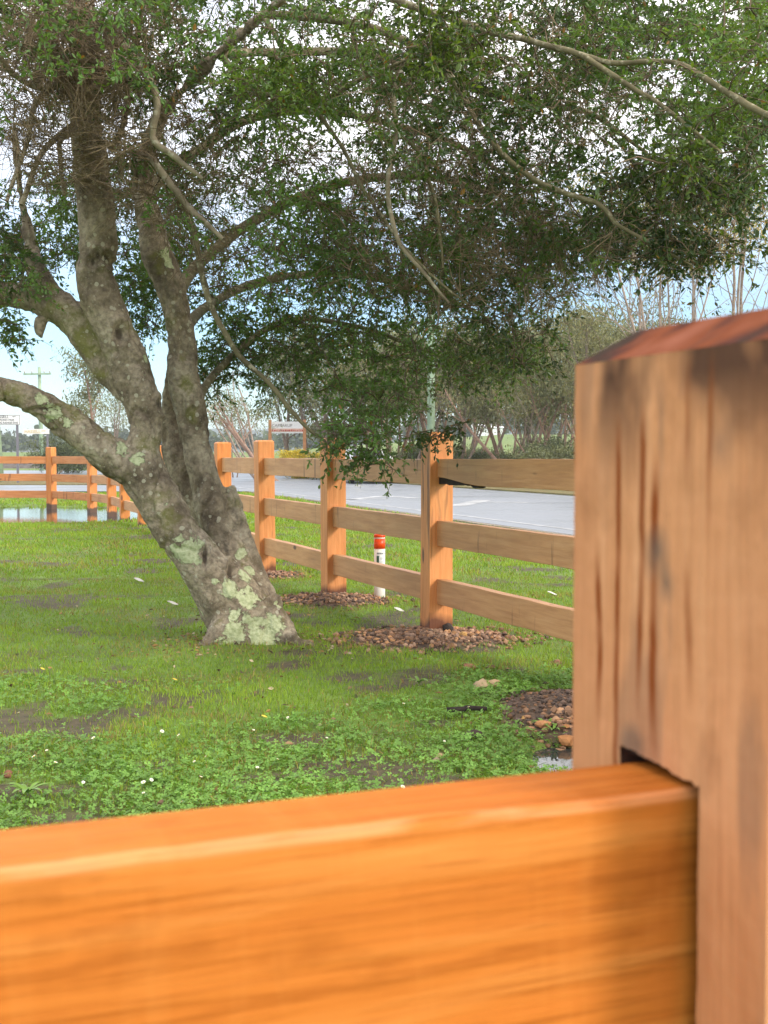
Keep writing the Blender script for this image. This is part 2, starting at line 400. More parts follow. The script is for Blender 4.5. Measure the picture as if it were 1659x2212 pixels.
xs = axis([(-1600, -200, 100), (-200, -60, 20), (-60, -14, 4), (-14, -3.4, 0.24), (-3.4, 3.4, 0.07), (3.4, 14, 0.4), (14, 60, 4), (60, 200, 20), (200, 1600, 100)])
ys = axis([(-60, -6, 6), (-6, 3, 0.6), (3, 9, 0.07), (9, 16, 0.14), (16, 40, 0.25), (40, 150, 4), (150, 420, 12), (420, 2200, 110)])
GX, GY = np.meshgrid(xs, ys); GZ = gz(GX, GY)
nx, ny = len(xs), len(ys)
ii = (np.arange(ny - 1)[:, None] * nx + np.arange(nx - 1)[None, :]).ravel()
def ground_mat():
    m, n, l, p = new_mat('lawn_soil')
    tc = n.new("ShaderNodeTexCoord"); o = tc.outputs['Object']
    a = noise(n, l, 1.1, 6, o, 0.6); b = noise(n, l, 14, 5, o, 0.7); cfar = noise(n, l, 0.03, 4, o)
    c = ramp(n, l, a, [(0.32, (0.11, 0.12, 0.03)), (0.5, (0.13, 0.22, 0.03)), (0.7, (0.20, 0.31, 0.045))])
    c = mixc(n, l, rng_map(n, l, b, 0.5, 0.72, 0, 0.7), c, (0.075, 0.062, 0.032))
    c = mixc(n, l, rng_map(n, l, cfar, 0.45, 0.65, 0, 0.5), c, (0.21, 0.20, 0.06))
    at = n.new("ShaderNodeAttribute"); at.attribute_name = "col"
    c = mixc(n, l, at.outputs['Alpha'], c, mixc(n, l, rng_map(n, l, b, 0.3, 0.7), at.outputs['Color'], tuple([0.05, 0.036, 0.024])))
    l.new(c, p.inputs['Base Color']); p.inputs['Roughness'].default_value = 0.9
    l.new(bump(n, l, b, 0.8, 0.03), p.inputs['Normal']); return m
M['ground'] = ground_mat()
gcol = np.zeros((nx * ny, 4)); fx, fy = GX.ravel(), GY.ravel()
def mound_mask(X, Y, grow=1.0):
    k = np.zeros(X.shape)
    for (mx, my, rx, ry, h) in MOUNDS:
        d = ((X - mx) / (rx * grow)) ** 2 + ((Y - my) / (ry * grow)) ** 2 + (fbm2(X, Y, 4.5, 3, 21) - 0.5) * 0.9
        k = np.maximum(k, np.clip((1 - d) / 0.3, 0, 1))
    return k
def bare_mask(X, Y):
    """worn soil patches in the lawn"""
    k = np.clip((fbm2(X, Y, 1.9, 3, 31) - 0.615) / 0.07, 0, 1)
    for (px, py, rx, ry) in BARE:
        g = gpt(px, py); sx = rx * g[1] / FPX; sy = ry * g[1] ** 2 / (FPX * CAMH)
        d = np.sqrt(((X - g[0]) / sx) ** 2 + ((Y - g[1]) / sy) ** 2) + (fbm2(X, Y, 9, 3, 33) - 0.5) * 1.1
        k = np.maximum(k, np.clip((1 - d) / 0.25, 0, 1))
    return k
BARE = [(170, 1568, 90, 22), (345, 1655, 70, 22), (640, 1595, 110, 20), (1020, 1592, 26, 14), (560, 1497, 22, 8), (300, 1545, 40, 8), (85, 1520, 40, 9),
        (640, 1412, 60, 6), (290, 1475, 20, 7), (940, 1560, 60, 12), (800, 1640, 50, 12), (640, 1330, 60, 6), (330, 1160, 70, 5), (1210, 1245, 35, 6), (855, 1285, 40, 7)]
mk = mound_mask(fx, fy, 1.05); bk = bare_mask(fx, fy) * (fy < 30)
gcol[:, :3] = np.where(mk[:, None] > 0.3, np.array([[0.17, 0.105, 0.066]]), np.array([[0.125, 0.085, 0.055]]))
gcol[:, 3] = np.maximum(mk, bk * 0.9)
gme = mesh_np('ground', np.stack([fx, fy, GZ.ravel()], 1), [np.stack([ii, ii + 1, ii + nx + 1, ii + nx], 1)], True, gcol)
tag(obj('ground', gme, M['ground']), kind='structure')

# ------------------------------------------------------------------ road, verges, water
def asphalt():
    m, n, l, p = new_mat('wet_asphalt'); o = coords(n, l, jitter=False)
    a = noise(n, l, 0.35, 5, o); b = noise(n, l, 60, 3, o)
    c = ramp(n, l, b, [(0.35, (0.135, 0.152, 0.180)), (0.65, (0.240, 0.264, 0.300))])
    l.new(c, p.inputs['Base Color']); l.new(rng_map(n, l, a, 0.35, 0.65, 0.30, 0.52), p.inputs['Roughness'])
    p.inputs['Specular IOR Level'].default_value = 1.0
    l.new(bump(n, l, b, 0.10, 0.01), p.inputs['Normal']); return m
M['asphalt'] = asphalt()
M['line'] = flat('road_paint', (0.38, 0.39, 0.40), 0.4, 0, 0.5, 2.5)
def strip_pts(x0a, x0b, y0, y1, z):
    return [(x0a - TT * y0, y0, z), (x0b - TT * y0, y0, z), (x0b - TT * y1, y1, z), (x0a - TT * y1, y1, z)]
def poly_obj(name, quads, mat, kind='structure', parent=None):
    V, F = [], []
    for q in quads:
        F.append(tuple(range(len(V), len(V) + len(q)))); V += list(q)
    me = bpy.data.meshes.new(name); me.from_pydata([tuple(v) for v in V], [], F); me.update()
    o = obj(name, me, mat, parent)
    if kind: tag(o, kind=kind)
    return o
ZR = 0.03
road = poly_obj('road', [strip_pts(RN, RF, -40, 95, ZR),
        [(-90, 40.5, ZR), (RN - TT * 40.5, 40.5, ZR), (RN - TT * 49, 49, ZR), (-90, 49, ZR)],
        [(-130, 74, ZR), (RN - TT * 74, 74, ZR), (RN - TT * 95, 95, ZR), (-130, 108, ZR)]], M['asphalt'])
# kerb-like broken shoulder edge towards the lawn
sh = MB()
for k in range(70):
    y0 = -6 + k * 1.0; w = 0.10 + 0.07 * random.random()
    q = [(RN - w - TT * y0, y0), (RN + 0.02 - TT * y0, y0), (RN + 0.02 - TT * (y0 + 1.0), y0 + 1.0), (RN - w - TT * (y0 + 1.0), y0 + 1.0)]
    sh.add([(a, b, ZR - 0.06) for a, b in q] + [(a, b, ZR - 0.004) for a, b in q], [(4, 5, 6, 7), (0, 4, 7, 3), (0, 1, 5, 4), (3, 7, 6, 2)])
tag(obj('road_shoulder', sh.mesh('road_shoulder'), flat('shoulder_gravel', (0.26, 0.22, 0.17), 0.85, 0, 0.5, 25)), kind='structure')
def stripe(px0, py0, px1, py1, w, mat, name='road_marking'):
    a, b = gpt(px0, py0, ZR + 0.004), gpt(px1, py1, ZR + 0.004); d = b - a; d[2] = 0; d /= np.linalg.norm(d); nrm = np.array([-d[1], d[0], 0]) * w / 2
    return [a - nrm, b - nrm, b + nrm, a + nrm]
marks = [strip_pts(RN + 0.55, RN + 0.68, -20, 80, ZR + 0.004), strip_pts(RF - 0.8, RF - 0.67, -20, 80, ZR + 0.004)]
for args in [(1045, 1084, 1140, 1085.5, 0.30), (985, 1093, 1046, 1080, 0.45), (752, 1079, 838, 1077, 0.3), (754, 1079, 822, 1072, 0.3), (826, 1071, 906, 1076, 0.35),
             (880, 1069, 935, 1071, 0.25), (980, 1072, 1022, 1071, 0.25)]:
    marks.append(stripe(*args, None))
for i, q in enumerate(marks):
    poly_obj('road_marking', [q], M['line'])
def dry_mat():
    m, n, l, p = new_mat('dry_grass'); o = coords(n, l, jitter=False)
    c = ramp(n, l, noise(n, l, 3.0, 6, o, 0.7), [(0.3, (0.10, 0.085, 0.035)), (0.5, (0.20, 0.155, 0.06)), (0.7, (0.16, 0.19, 0.05))])
    l.new(c, p.inputs['Base Color']); p.inputs['Roughness'].default_value = 0.95
    l.new(bump(n, l, noise(n, l, 12, 5, o), 1.0, 0.1), p.inputs['Normal']); return m
M['dry'] = dry_mat()
vm = MB(); y0, y1 = 49.1, 73.9
vm.add([(-120, y0, 0.06), (RN - TT * y0 - 0.1, y0, 0.06), (RN - TT * y1 - 0.1, y1, 0.06), (-120, y1, 0.06), (-120, y0, -0.1), (RN - TT * y0 - 0.1, y0, -0.1), (RN - TT * y1 - 0.1, y1, -0.1)],
       [(0, 1, 2, 3), (4, 5, 1, 0), (5, 6, 2, 1)])
tag(obj('grass_verge', vm.mesh('grass_verge'), M['dry']), kind='structure')
vm = MB(); q = [(RF + 0.12 - TT * y, y) for y in (-30, 94)] + [(60, 94), (60, -30)]
vm.add([(a, b, 0.07) for a, b in q] + [(a, b, -0.1) for a, b in q], [(0, 3, 2, 1), (4, 0, 1, 5)])
tag(obj('far_verge', vm.mesh('far_verge'), M['dry']), kind='structure')
def water_mat():
    m, n, l, p = new_mat('puddle_water'); o = coords(n, l, jitter=False)
    p.inputs['Base Color'].default_value = (0.045, 0.05, 0.045, 1); p.inputs['Roughness'].default_value = 0.03
    p.inputs['Specular IOR Level'].default_value = 0.9
    l.new(bump(n, l, noise(n, l, 5.0, 3, coords(n, l, (1.0, 3.0, 1), jitter=False)), 0.05, 0.02), p.inputs['Normal']); return m
M['water'] = water_mat()
for (mx, my, rx, ry, h), wz in zip(PUDDLE, (-0.045, -0.035, -0.022)):
    k = 1.25
    poly_obj('puddle_water', [[(mx - rx * k, my - ry * k, wz), (mx + rx * k, my - ry * k, wz), (mx + rx * k, my + ry * k, wz), (mx - rx * k, my + ry * k, wz)]], M['water'])

# far wooded ridges
def ridge(name, y, x0, x1, hfun, mat, n=400, seed=0):
    x = np.linspace(x0, x1, n); h = np.array([hfun(t) for t in x]); h = h + (fbm2(x, x * 0, 0.03, 4, seed) - 0.5) * 9 + (fbm2(x, x * 0, 0.2, 3, seed + 5) - 0.5) * 4
    base = gz(x, np.full(n, y)) - 3
    V = np.concatenate([np.stack([x, np.full(n, y - 40), base], 1), np.stack([x, np.full(n, y), np.maximum(base + 1, h)], 1), np.stack([x, np.full(n, y + 120), base], 1)])
    i = np.arange(n - 1); F = np.concatenate([np.stack([i, i + 1, i + n + 1, i + n], 1), np.stack([i + n, i + n + 1, i + 2 * n + 1, i + 2 * n], 1)])
    return tag(obj(name, mesh_np(name, V, [F], True), mat), kind='structure')
M['ridge'] = flat('far_bush', (0.055, 0.075, 0.045), 0.95, 0, 0.6, 0.35)
ridge('wooded_hill', 1500, -1300, 1300, lambda x: 24 + 16 * math.exp(-((x + 190) / 130) ** 2) + 6 * math.sin(x / 170), M['ridge'], 500, 3)

# ------------------------------------------------------------------ post and rail fence across the lawn
PW = 0.175
def post_mesh(name, w, z0, z1, ch=0.018, drop=0.016):
    b = MB(); h = w / 2; V = []
    lv = [(z0, 1), (0.15, 1), (0.5, 1), (0.9, 1), (z1 - drop, 1), (z1, 1 - ch / h)]
    for z, s in lv:
        for sx, sy in ((-1, -1), (1, -1), (1, 1), (-1, 1)):
            V.append((sx * h * s + random.uniform(-1, 1) * 0.002, sy * h * s + random.uniform(-1, 1) * 0.002, z + (random.uniform(-1, 1) * 0.003 if z > 1.2 else 0)))
    F = []
    for i in range(len(lv) - 1):
        for j in range(4):
            k = (j + 1) % 4; F.append((i * 4 + j, i * 4 + k, i * 4 + 4 + k, i * 4 + 4 + j))
    e = (len(lv) - 1) * 4; F.append((e, e + 1, e + 2, e + 3)); F.append((3, 2, 1, 0))
    b.add(V, F); return b.mesh(name, False, 0.004, 2)
RAILZ = [1.218, 0.798, 0.387]; RH, RT = 0.175, 0.068
def rail_mesh(name, L, wane=False, n=14):
    """sawn rail lying along x from 0 to L, top at z = 0"""
    b = MB(); xs_ = np.linspace(0, L, n); V = []
    for i, x in enumerate(xs_):
        w = [random.uniform(-1, 1) * 0.0022 for _ in range(6)]
        cut = 0.0
        if wane: cut = 0.050 * max(0.0, 1 - (x / 0.62) ** 1.6) if x < 0.62 else 0.0
        V += [(x, -RT / 2 + w[0], -RH + w[1] + cut), (x, RT / 2 + w[2], -RH + w[1] + cut), (x, RT / 2 + w[2], w[3]), (x, -RT / 2 + w[0], w[3])]
    F = []
    for i in range(n - 1):
        for j in range(4):
            k = (j + 1) % 4; F.append((i * 4 + j, i * 4 + 4 + j, i * 4 + 4 + k, i * 4 + k))
    F += [(0, 1, 2, 3), tuple((n - 1) * 4 + j for j in (3, 2, 1, 0))]
    b.add(V, F); return b.mesh(name, False, 0.003, 1)
fence = empty('post_and_rail_fence', (*POSTS[3], 0))
tag(fence, 'three-rail timber post fence curving across the lawn past the tree to the puddle', 'fence')
fl = np.array([*POSTS[3], 0.0])
for i, (x, y) in enumerate(POSTS):
    a, b_ = POSTS[max(0, i - 1)], POSTS[min(len(POSTS) - 1, i + 1)]
    ang = math.atan2(b_[1] - a[1], b_[0] - a[0]) - math.pi / 2
    oranger = i >= 6
    pm = post_mesh('post', PW, -0.35, 1.40 + random.uniform(-0.012, 0.012) + (0.03 if i > 9 else 0))
    o = obj('post', pm, M['post_orange'] if oranger else M['post'], fence, (x - fl[0], y - fl[1], 0)); o.rotation_euler = (random.uniform(-.008, .008), random.uniform(-.008, .008), ang + random.uniform(-0.03, 0.03))
    if i + 1 < len(POSTS):
        nx_, ny_ = POSTS[i + 1]; L = math.hypot(nx_ - x, ny_ - y); ra = math.atan2(y - ny_, x - nx_)
        for k, z in enumerate(RAILZ):
            wane = (i == 2 and k == 0)
            # each rail runs from the farther post towards the nearer one
            s0 = 0.012 if k != 9 else 0
            me = rail_mesh('rail', L - 0.006, wane)
            zz = z + random.uniform(-0.006, 0.006)
            o = obj('rail', me, M['rail_orange'] if i >= 12 else M['rail'], fence, (nx_ - fl[0] + 0.003 * math.cos(ra), ny_ - fl[1] + 0.003 * math.sin(ra), zz))
            o.rotation_euler = (0, random.uniform(-0.002, 0.002), ra)
            if wane:
                bb = MB(); V = []; n = 16
                for t in range(n):
                    xx = 0.09 + t * 0.042; c = 0.050 * max(0.0, 1 - (xx / 0.62) ** 1.6) if xx < 0.62 else 0.0
                    lo = -RH + random.uniform(-0.006, 0.004) - (0.012 if t > n - 4 else 0)
                    V += [(xx, -RT / 2 + 0.012, lo), (xx, RT / 2 - 0.004, lo), (xx, RT / 2 - 0.004, -RH + c - 0.001), (xx, -RT / 2 + 0.012, -RH + c - 0.001)]
                F = [(t * 4 + j, t * 4 + 4 + j, t * 4 + 4 + (j + 1) % 4, t * 4 + (j + 1) % 4) for t in range(n - 1) for j in range(4)] + [(0, 1, 2, 3), tuple((n - 1) * 4 + j for j in (3, 2, 1, 0))]
                bb.add(V, F); bo = obj('bark_edge', bb.mesh('bark_edge'), M['bark_black'], o); bo["label"] = 'black strip of bark left on the rail underside'

# ------------------------------------------------------------------ near fence: post with open mortise and its top rail
NA = math.radians(21.0)
ND = np.array([-math.sin(NA), math.cos(NA), 0]); NE = np.array([math.cos(NA), math.sin(NA), 0])       # along the post face / along the rail
NMID = np.array([0.1477, 0.642, 0.0]); NW = 0.182; NT = 0.060
nf = empty('corner_fence', tuple(NMID + NE * NW / 2 + np.array([0, 0, -0.12])), NA)
tag(nf, 'blurred orange timber fence panel close to the camera with mortised post', 'fence')
# local frame: x along the rail (NE), y along the post face (ND), z up, origin at the post foot
def near_post():
    h = NW / 2; z1 = 1.304 + 0.12; zt = z1 + 0.019; zm1 = 1.0835 + 0.12; zm0 = zm1 - 0.20; my = 0.037
    us = np.unique(np.concatenate([np.linspace(-h, -my, 30), np.linspace(-my, my, 40), np.linspace(my, h, 30)]).round(5))
    zs = np.unique(np.concatenate([np.linspace(-0.3, zm0, 20), np.linspace(zm0, zm1, 40), np.linspace(zm1, z1, 110)]).round(5))
    V, F, C = [], [], []
    nu, nz = len(us), len(zs)
    U, Z = np.meshgrid(us, zs); U, Z = U.ravel(), Z.ravel()
    N = fbm(np.stack([U * 60, Z * 60, U * 0], 1), 3, 4)
    jag = np.where((np.abs(Z - zm1) < 1e-4) & (np.abs(U) <= my + 1e-4), (fbm(np.stack([U * 260, U * 0, U * 0], 1), 3, 8) - 0.5) * 0.004 + (U / my) * 0.003, 0)
    X = -h + (N - 0.5) * 0.0012
    V = np.stack([X, U, Z + jag], 1)
    grid = []
    for j in range(nz - 1):
        for i in range(nu - 1):
            um, zm = (us[i] + us[i + 1]) / 2, (zs[j] + zs[j + 1]) / 2
            if abs(um) < my and zm0 < zm < zm1: continue
            a = j * nu + i; grid.append((a, a + nu, a + nu + 1, a + 1))
    # weathering of this face: running sap streaks, grey smudges, brown crown
    col = np.zeros((len(V), 4)); zt_ = z1 - Z
    def streak(u0, w, za, zb, c, s, wob=0.002):
        uu = U - u0 - (vnoise(np.stack([Z * 18, Z * 0 + u0 * 99, Z * 0], 1), 3) - 0.5) * wob * 2
        k = np.clip(1.25 - np.abs(uu) / w, 0, 1) * np.clip((zt_ - za) / 0.03, 0, 1) * np.clip((zb - zt_) / 0.05, 0, 1) * s
        k = k * (0.65 + 0.7 * vnoise(np.stack([Z * 40, U * 300, U * 0], 1), 6))
        k = np.clip(k, 0, 1)
        col[:, :3] = col[:, :3] * (1 - k[:, None]) + np.array(c) * k[:, None] * np.maximum(1, 0); col[:, 3] = np.maximum(col[:, 3], k)
        return k
    base = np.array([0.10, 0.052, 0.030])
    n1 = fbm(np.stack([U * 22, Z * 14, U * 0], 1), 4, 12); n2 = fbm(np.stack([U * 40, Z * 9, U * 0 + 3], 1), 4, 15)
    dark = np.clip((n1 - 0.30) / 0.25, 0, 1) * np.clip(1.15 - zt_ / 0.07, 0, 1)
    col[:, :3] = np.array([0.085, 0.045, 0.032]); col[:, 3] = dark * 0.95
    sm = np.clip((n2 - 0.58) / 0.14, 0, 1) * 0.34; sel = sm > col[:, 3]
    col[sel, :3] = np.array([0.13, 0.10, 0.085]); col[sel, 3] = sm[sel]
    red = np.array([0.24, 0.062, 0.015])
    for (u0, w, za, zb, s) in [(u_, w_ * 1.35, a_, b_, s_) for (u_, w_, a_, b_, s_) in [(0.062, 0.0026, 0.10, 0.22, 0.95), (0.0425, 0.0021, 0.03, 0.30, 0.95), (0.0195, 0.0022, 0.02, 0.205, 0.9), (0.005, 0.0030, 0.05, 0.225, 0.95),
                           (-0.026, 0.0025, 0.10, 0.19, 0.7), (-0.042, 0.002, 0.0, 0.10, 0.6), (-0.025, 0.002, 0.0, 0.085, 0.5)]]:
        k = np.clip(1.3 - np.abs(U - u0 - (vnoise(np.stack([Z * 16, Z * 0 + u0 * 999, Z * 0], 1), 3) - 0.5) * 0.004) / w, 0, 1)
        k = k * np.clip((zt_ - za) / 0.03, 0, 1) * np.clip((zb - zt_) / 0.05, 0, 1) * s * np.clip(0.45 + 0.9 * vnoise(np.stack([Z * 45, Z * 0 + u0 * 77, Z * 0], 1), 6), 0, 1)
        k = np.clip(k, 0, 1)
        k = np.clip(k * 1.25, 0, 1); a0 = col[:, 3]; an = a0 + k * (1 - a0)
        col[:, :3] = (col[:, :3] * (a0 * (1 - k))[:, None] + red * k[:, None]) / np.maximum(an, 1e-4)[:, None]; col[:, 3] = an
    # grey handling marks
    for (u0, z0_, ru, rz, s) in [(0.002, 0.105, 0.014, 0.018, 0.75), (-0.006, 0.122, 0.010, 0.012, 0.7), (0.026, 0.215, 0.012, 0.009, 0.6), (-0.05, 0.05, 0.014, 0.02, 0.5)]:
        k = np.clip(1.1 - np.sqrt(((U - u0) / ru) ** 2 + ((zt_ - z0_) / rz) ** 2) + (n1 - 0.5) * 1.6, 0, 1) * s
        a0 = col[:, 3]; an = a0 + k * (1 - a0)
        col[:, :3] = (col[:, :3] * (a0 * (1 - k))[:, None] + np.array([0.12, 0.10, 0.085]) * k[:, None]) / np.maximum(an, 1e-4)[:, None]; col[:, 3] = an
    # bevelled top and the other faces
    VV = [V]; CC = [col]; FF4 = [np.array(grid)]; off = len(V)
    def patch(P00, P10, P11, P01, n, m, cfun):
        nonlocal off
        s, t = np.meshgrid(np.linspace(0, 1, n), np.linspace(0, 1, m)); s, t = s.ravel()[:, None], t.ravel()[:, None]
        P = (1 - s) * (1 - t) * np.array(P00) + s * (1 - t) * np.array(P10) + s * t * np.array(P11) + (1 - s) * t * np.array(P01)
        VV.append(P); CC.append(cfun(P)); i = (np.arange(m - 1)[:, None] * n + np.arange(n - 1)[None, :]).ravel() + off
        FF4.append(np.stack([i, i + 1, i + n + 1, i + n], 1)); off += n * m
    def brown(P):
        q = fbm(np.stack([P[:, 0] * 40 + P[:, 1] * 22, P[:, 1] * 30, P[:, 2] * 30], 1), 4, 44)[:, None]
        c = np.where(q < 0.5, np.array([[0.055, 0.025, 0.02]]) + (q - 0.3) * np.array([[0.55, 0.12, 0.04]]), np.array([[0.18, 0.042, 0.014]]))
        c = np.clip(c + (q - 0.5) * 0.3 * np.array([[1, .5, .4]]), 0.02, 1); return np.concatenate([c, np.full((len(P), 1), 0.93)], 1)
    def none(P): return np.zeros((len(P), 4))
    c = 0.026; t = h - c
    patch((-h, h, z1), (-h, -h, z1), (-t, -t, zt), (-t, t, zt), 60, 12, brown)
    patch((-h, h, z1), (-t, t, zt), (t, t, zt), (h, h, z1), 12, 12, brown)
    patch((-h, -h, z1), (h, -h, z1), (t, -t, zt), (-t, -t, zt), 12, 12, brown)
    patch((h, -h, z1), (h, h, z1), (t, t, zt), (t, -t, zt), 12, 12, brown)
    patch((-t, -t, zt), (t, -t, zt), (t, t, zt), (-t, t, zt), 20, 20, brown)
    zb = -0.3
    patch((-h, h, zb), (-h, h, z1), (h, h, z1), (h, h, zb), 4, 4, none)
    patch((-h, -h, zb), (h, -h, zb), (h, -h, z1), (-h, -h, z1), 4, 4, none)
    patch((h, -h, zb), (h, h, zb), (h, h, z1), (h, -h, z1), 4, 4, none)
    me = mesh_np('post', np.concatenate(VV), FF4, True, np.concatenate(CC))
    for p_ in me.polygons: p_.use_smooth = False
    o = obj('post', me, M['near_post'], nf); o["label"] = 'close orange post with brown weathered top and a cut mortise'
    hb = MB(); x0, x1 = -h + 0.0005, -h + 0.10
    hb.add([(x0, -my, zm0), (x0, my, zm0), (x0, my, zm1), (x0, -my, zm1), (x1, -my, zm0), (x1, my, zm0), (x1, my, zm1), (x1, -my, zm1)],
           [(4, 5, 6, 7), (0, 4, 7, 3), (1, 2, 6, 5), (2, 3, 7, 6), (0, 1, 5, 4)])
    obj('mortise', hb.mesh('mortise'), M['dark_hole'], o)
near_post()
def near_rail(ztop, name='rail'):
    b = MB(); L = 2.4; n = 120; V = []; prof = []
    r = 0.0045
    pf = [(-NT / 2, -RH), (NT / 2, -RH), (NT / 2, -0.003), (NT / 2 - 0.003, 0), (-NT / 2 + r, 0.0), (-NT / 2 + r * 0.3, -r * 0.3), (-NT / 2, -r), (-NT / 2, -RH * 0.35), (-NT / 2, -RH * 0.7)]
    m = len(pf); xs_ = -NW / 2 + 0.085 - np.linspace(0, 1, n) ** 1.3 * L
    for i, x in enumerate(xs_):
        e = vnoise(np.array([[x * 24, 1, 2]]), 5)[0] - 0.5; e2 = vnoise(np.array([[x * 60, 7, 2]]), 5)[0] - 0.5
        for k, (py, pz) in enumerate(pf):
            rough = 0.0022 * e + 0.0014 * e2 if k in (4, 5, 6) else 0.0
            V.append((x, py + rough, pz + rough * 0.8))
    F = [(i * m + j, i * m + (j + 1) % m, (i + 1) * m + (j + 1) % m, (i + 1) * m + j) for i in range(n - 1) for j in range(m)]
    F += [tuple(range(m - 1, -1, -1)), tuple((n - 1) * m + j for j in range(m))]
    b.add(V, F); me = b.mesh(name, False)
    return obj(name, me, M['near_rail'], nf, (0, 0.0035, ztop + 0.12))
near_rail(1.0765)["label"] = 'wide glossy orange top rail filling the foreground'
near_rail(0.655); near_rail(0.24)

# ------------------------------------------------------------------ the big tree
tree = empty('lichen_tree', tuple(pt(545, 1395, 8.0) * np.array([1, 1, 0])))
tag(tree, 'large leaning tree with lichen-covered multi-stemmed trunk and dense dark leafy crown', 'tree')
TO = np.array(tree.location)
def limb(pts):
    P = np.array([pt(x, y, Y) for x, y, Y, r in pts]); R = np.array([rad(r, Y) for x, y, Y, r in pts])
    Q = catmull(np.concatenate([P, R[:, None]], 1), 7); return Q[:, :3], np.maximum(Q[:, 3], 0.004)
LIMBS = [
    [(560, 1425, 8.0, 92), (548, 1385, 8.0, 86), (520, 1330, 8.0, 80), (478, 1270, 7.98, 70), (430, 1210, 7.95, 55), (384, 1150, 7.93, 50), (345, 1085, 7.92, 51), (310, 1020, 7.92, 54), (300, 985, 7.92, 52)],
    [(300, 1010, 7.92, 50), (262, 1000, 7.9, 50), (205, 958, 7.88, 44), (135, 905, 7.85, 40), (65, 862, 7.8, 36), (0, 840, 7.72, 31), (-70, 842, 7.6, 30), (-170, 870, 7.4, 28), (-300, 860, 7.2, 24)],
    [(300, 1000, 7.92, 48), (316, 940, 7.92, 40), (308, 880, 7.92, 45), (290, 820, 7.92, 50), (262, 750, 7.92, 55), (232, 690, 7.9, 52), (213, 630, 7.88, 50), (203, 578, 7.86, 42), (214, 525, 7.85, 47), (206, 450, 7.82, 46), (196, 350, 7.8, 44), (186, 250, 7.75, 40), (180, 120, 7.7, 36), (174, -20, 7.6, 32), (165, -180, 7.5, 27), (190, -400, 7.4, 20)],
    [(285, 850, 7.98, 36), (222, 775, 8.0, 42), (160, 692, 8.02, 42), (95, 648, 8.05, 39), (25, 638, 8.05, 34), (-60, 640, 8.0, 30), (-180, 610, 7.9, 25), (-320, 560, 7.8, 18)],
    [(118, 660, 8.04, 34), (88, 605, 8.05, 28), (70, 550, 8.06, 22), (56, 480, 8.06, 14), (44, 410, 8.05, 8), (36, 340, 8.0, 5), (30, 260, 8.0, 3)],
    [(552, 1370, 8.12, 80), (540, 1300, 8.18, 58), (516, 1235, 8.24, 48), (486, 1170, 8.28, 44), (456, 1090, 8.30, 45), (437, 1020, 8.30, 39), (425, 960, 8.30, 35), (412, 890, 8.28, 38), (399, 820, 8.26, 41), (390, 720, 8.24, 37), (376, 640, 8.2, 38), (352, 575, 8.22, 40), (325, 495, 8.25, 35), (308, 420, 8.28, 31), (318, 330, 8.2, 24), (360, 234, 8.0, 17), (470, 120, 7.6, 15), (572, 29, 7.3, 14), (680, -60, 7.0, 12)],
    [(455, 1130, 8.45, 30), (402, 1035, 8.5, 28), (370, 940, 8.55, 20), (372, 850, 8.55, 15), (380, 770, 8.5, 14), (378, 700, 8.5, 12)],
    [(590, 1320, 8.2, 26), (562, 1250, 8.25, 19), (540, 1180, 8.28, 15), (517, 1110, 8.3, 14), (503, 1068, 8.3, 15), (497, 1050, 8.3, 13)],
    [(600, 1420, 7.9, 34), (598, 1370, 7.92, 30), (594, 1320, 7.95, 22), (592, 1285, 7.96, 15)],
    [(555, 1320, 7.95, 60), (604, 1366, 7.9, 38), (636, 1388, 7.85, 22), (676, 1402, 7.8, 11)],
    [(525, 1325, 7.92, 62), (480, 1372, 7.84, 40), (458, 1392, 7.8, 24), (430, 1406, 7.74, 12)],
    [(560, 1380, 8.2, 60), (610, 1375, 8.6, 30), (650, 1372, 8.9, 14)],
    [(90, 690, 8.0, 12), (86, 712, 7.98, 9), (90, 728, 7.97, 3)],
]
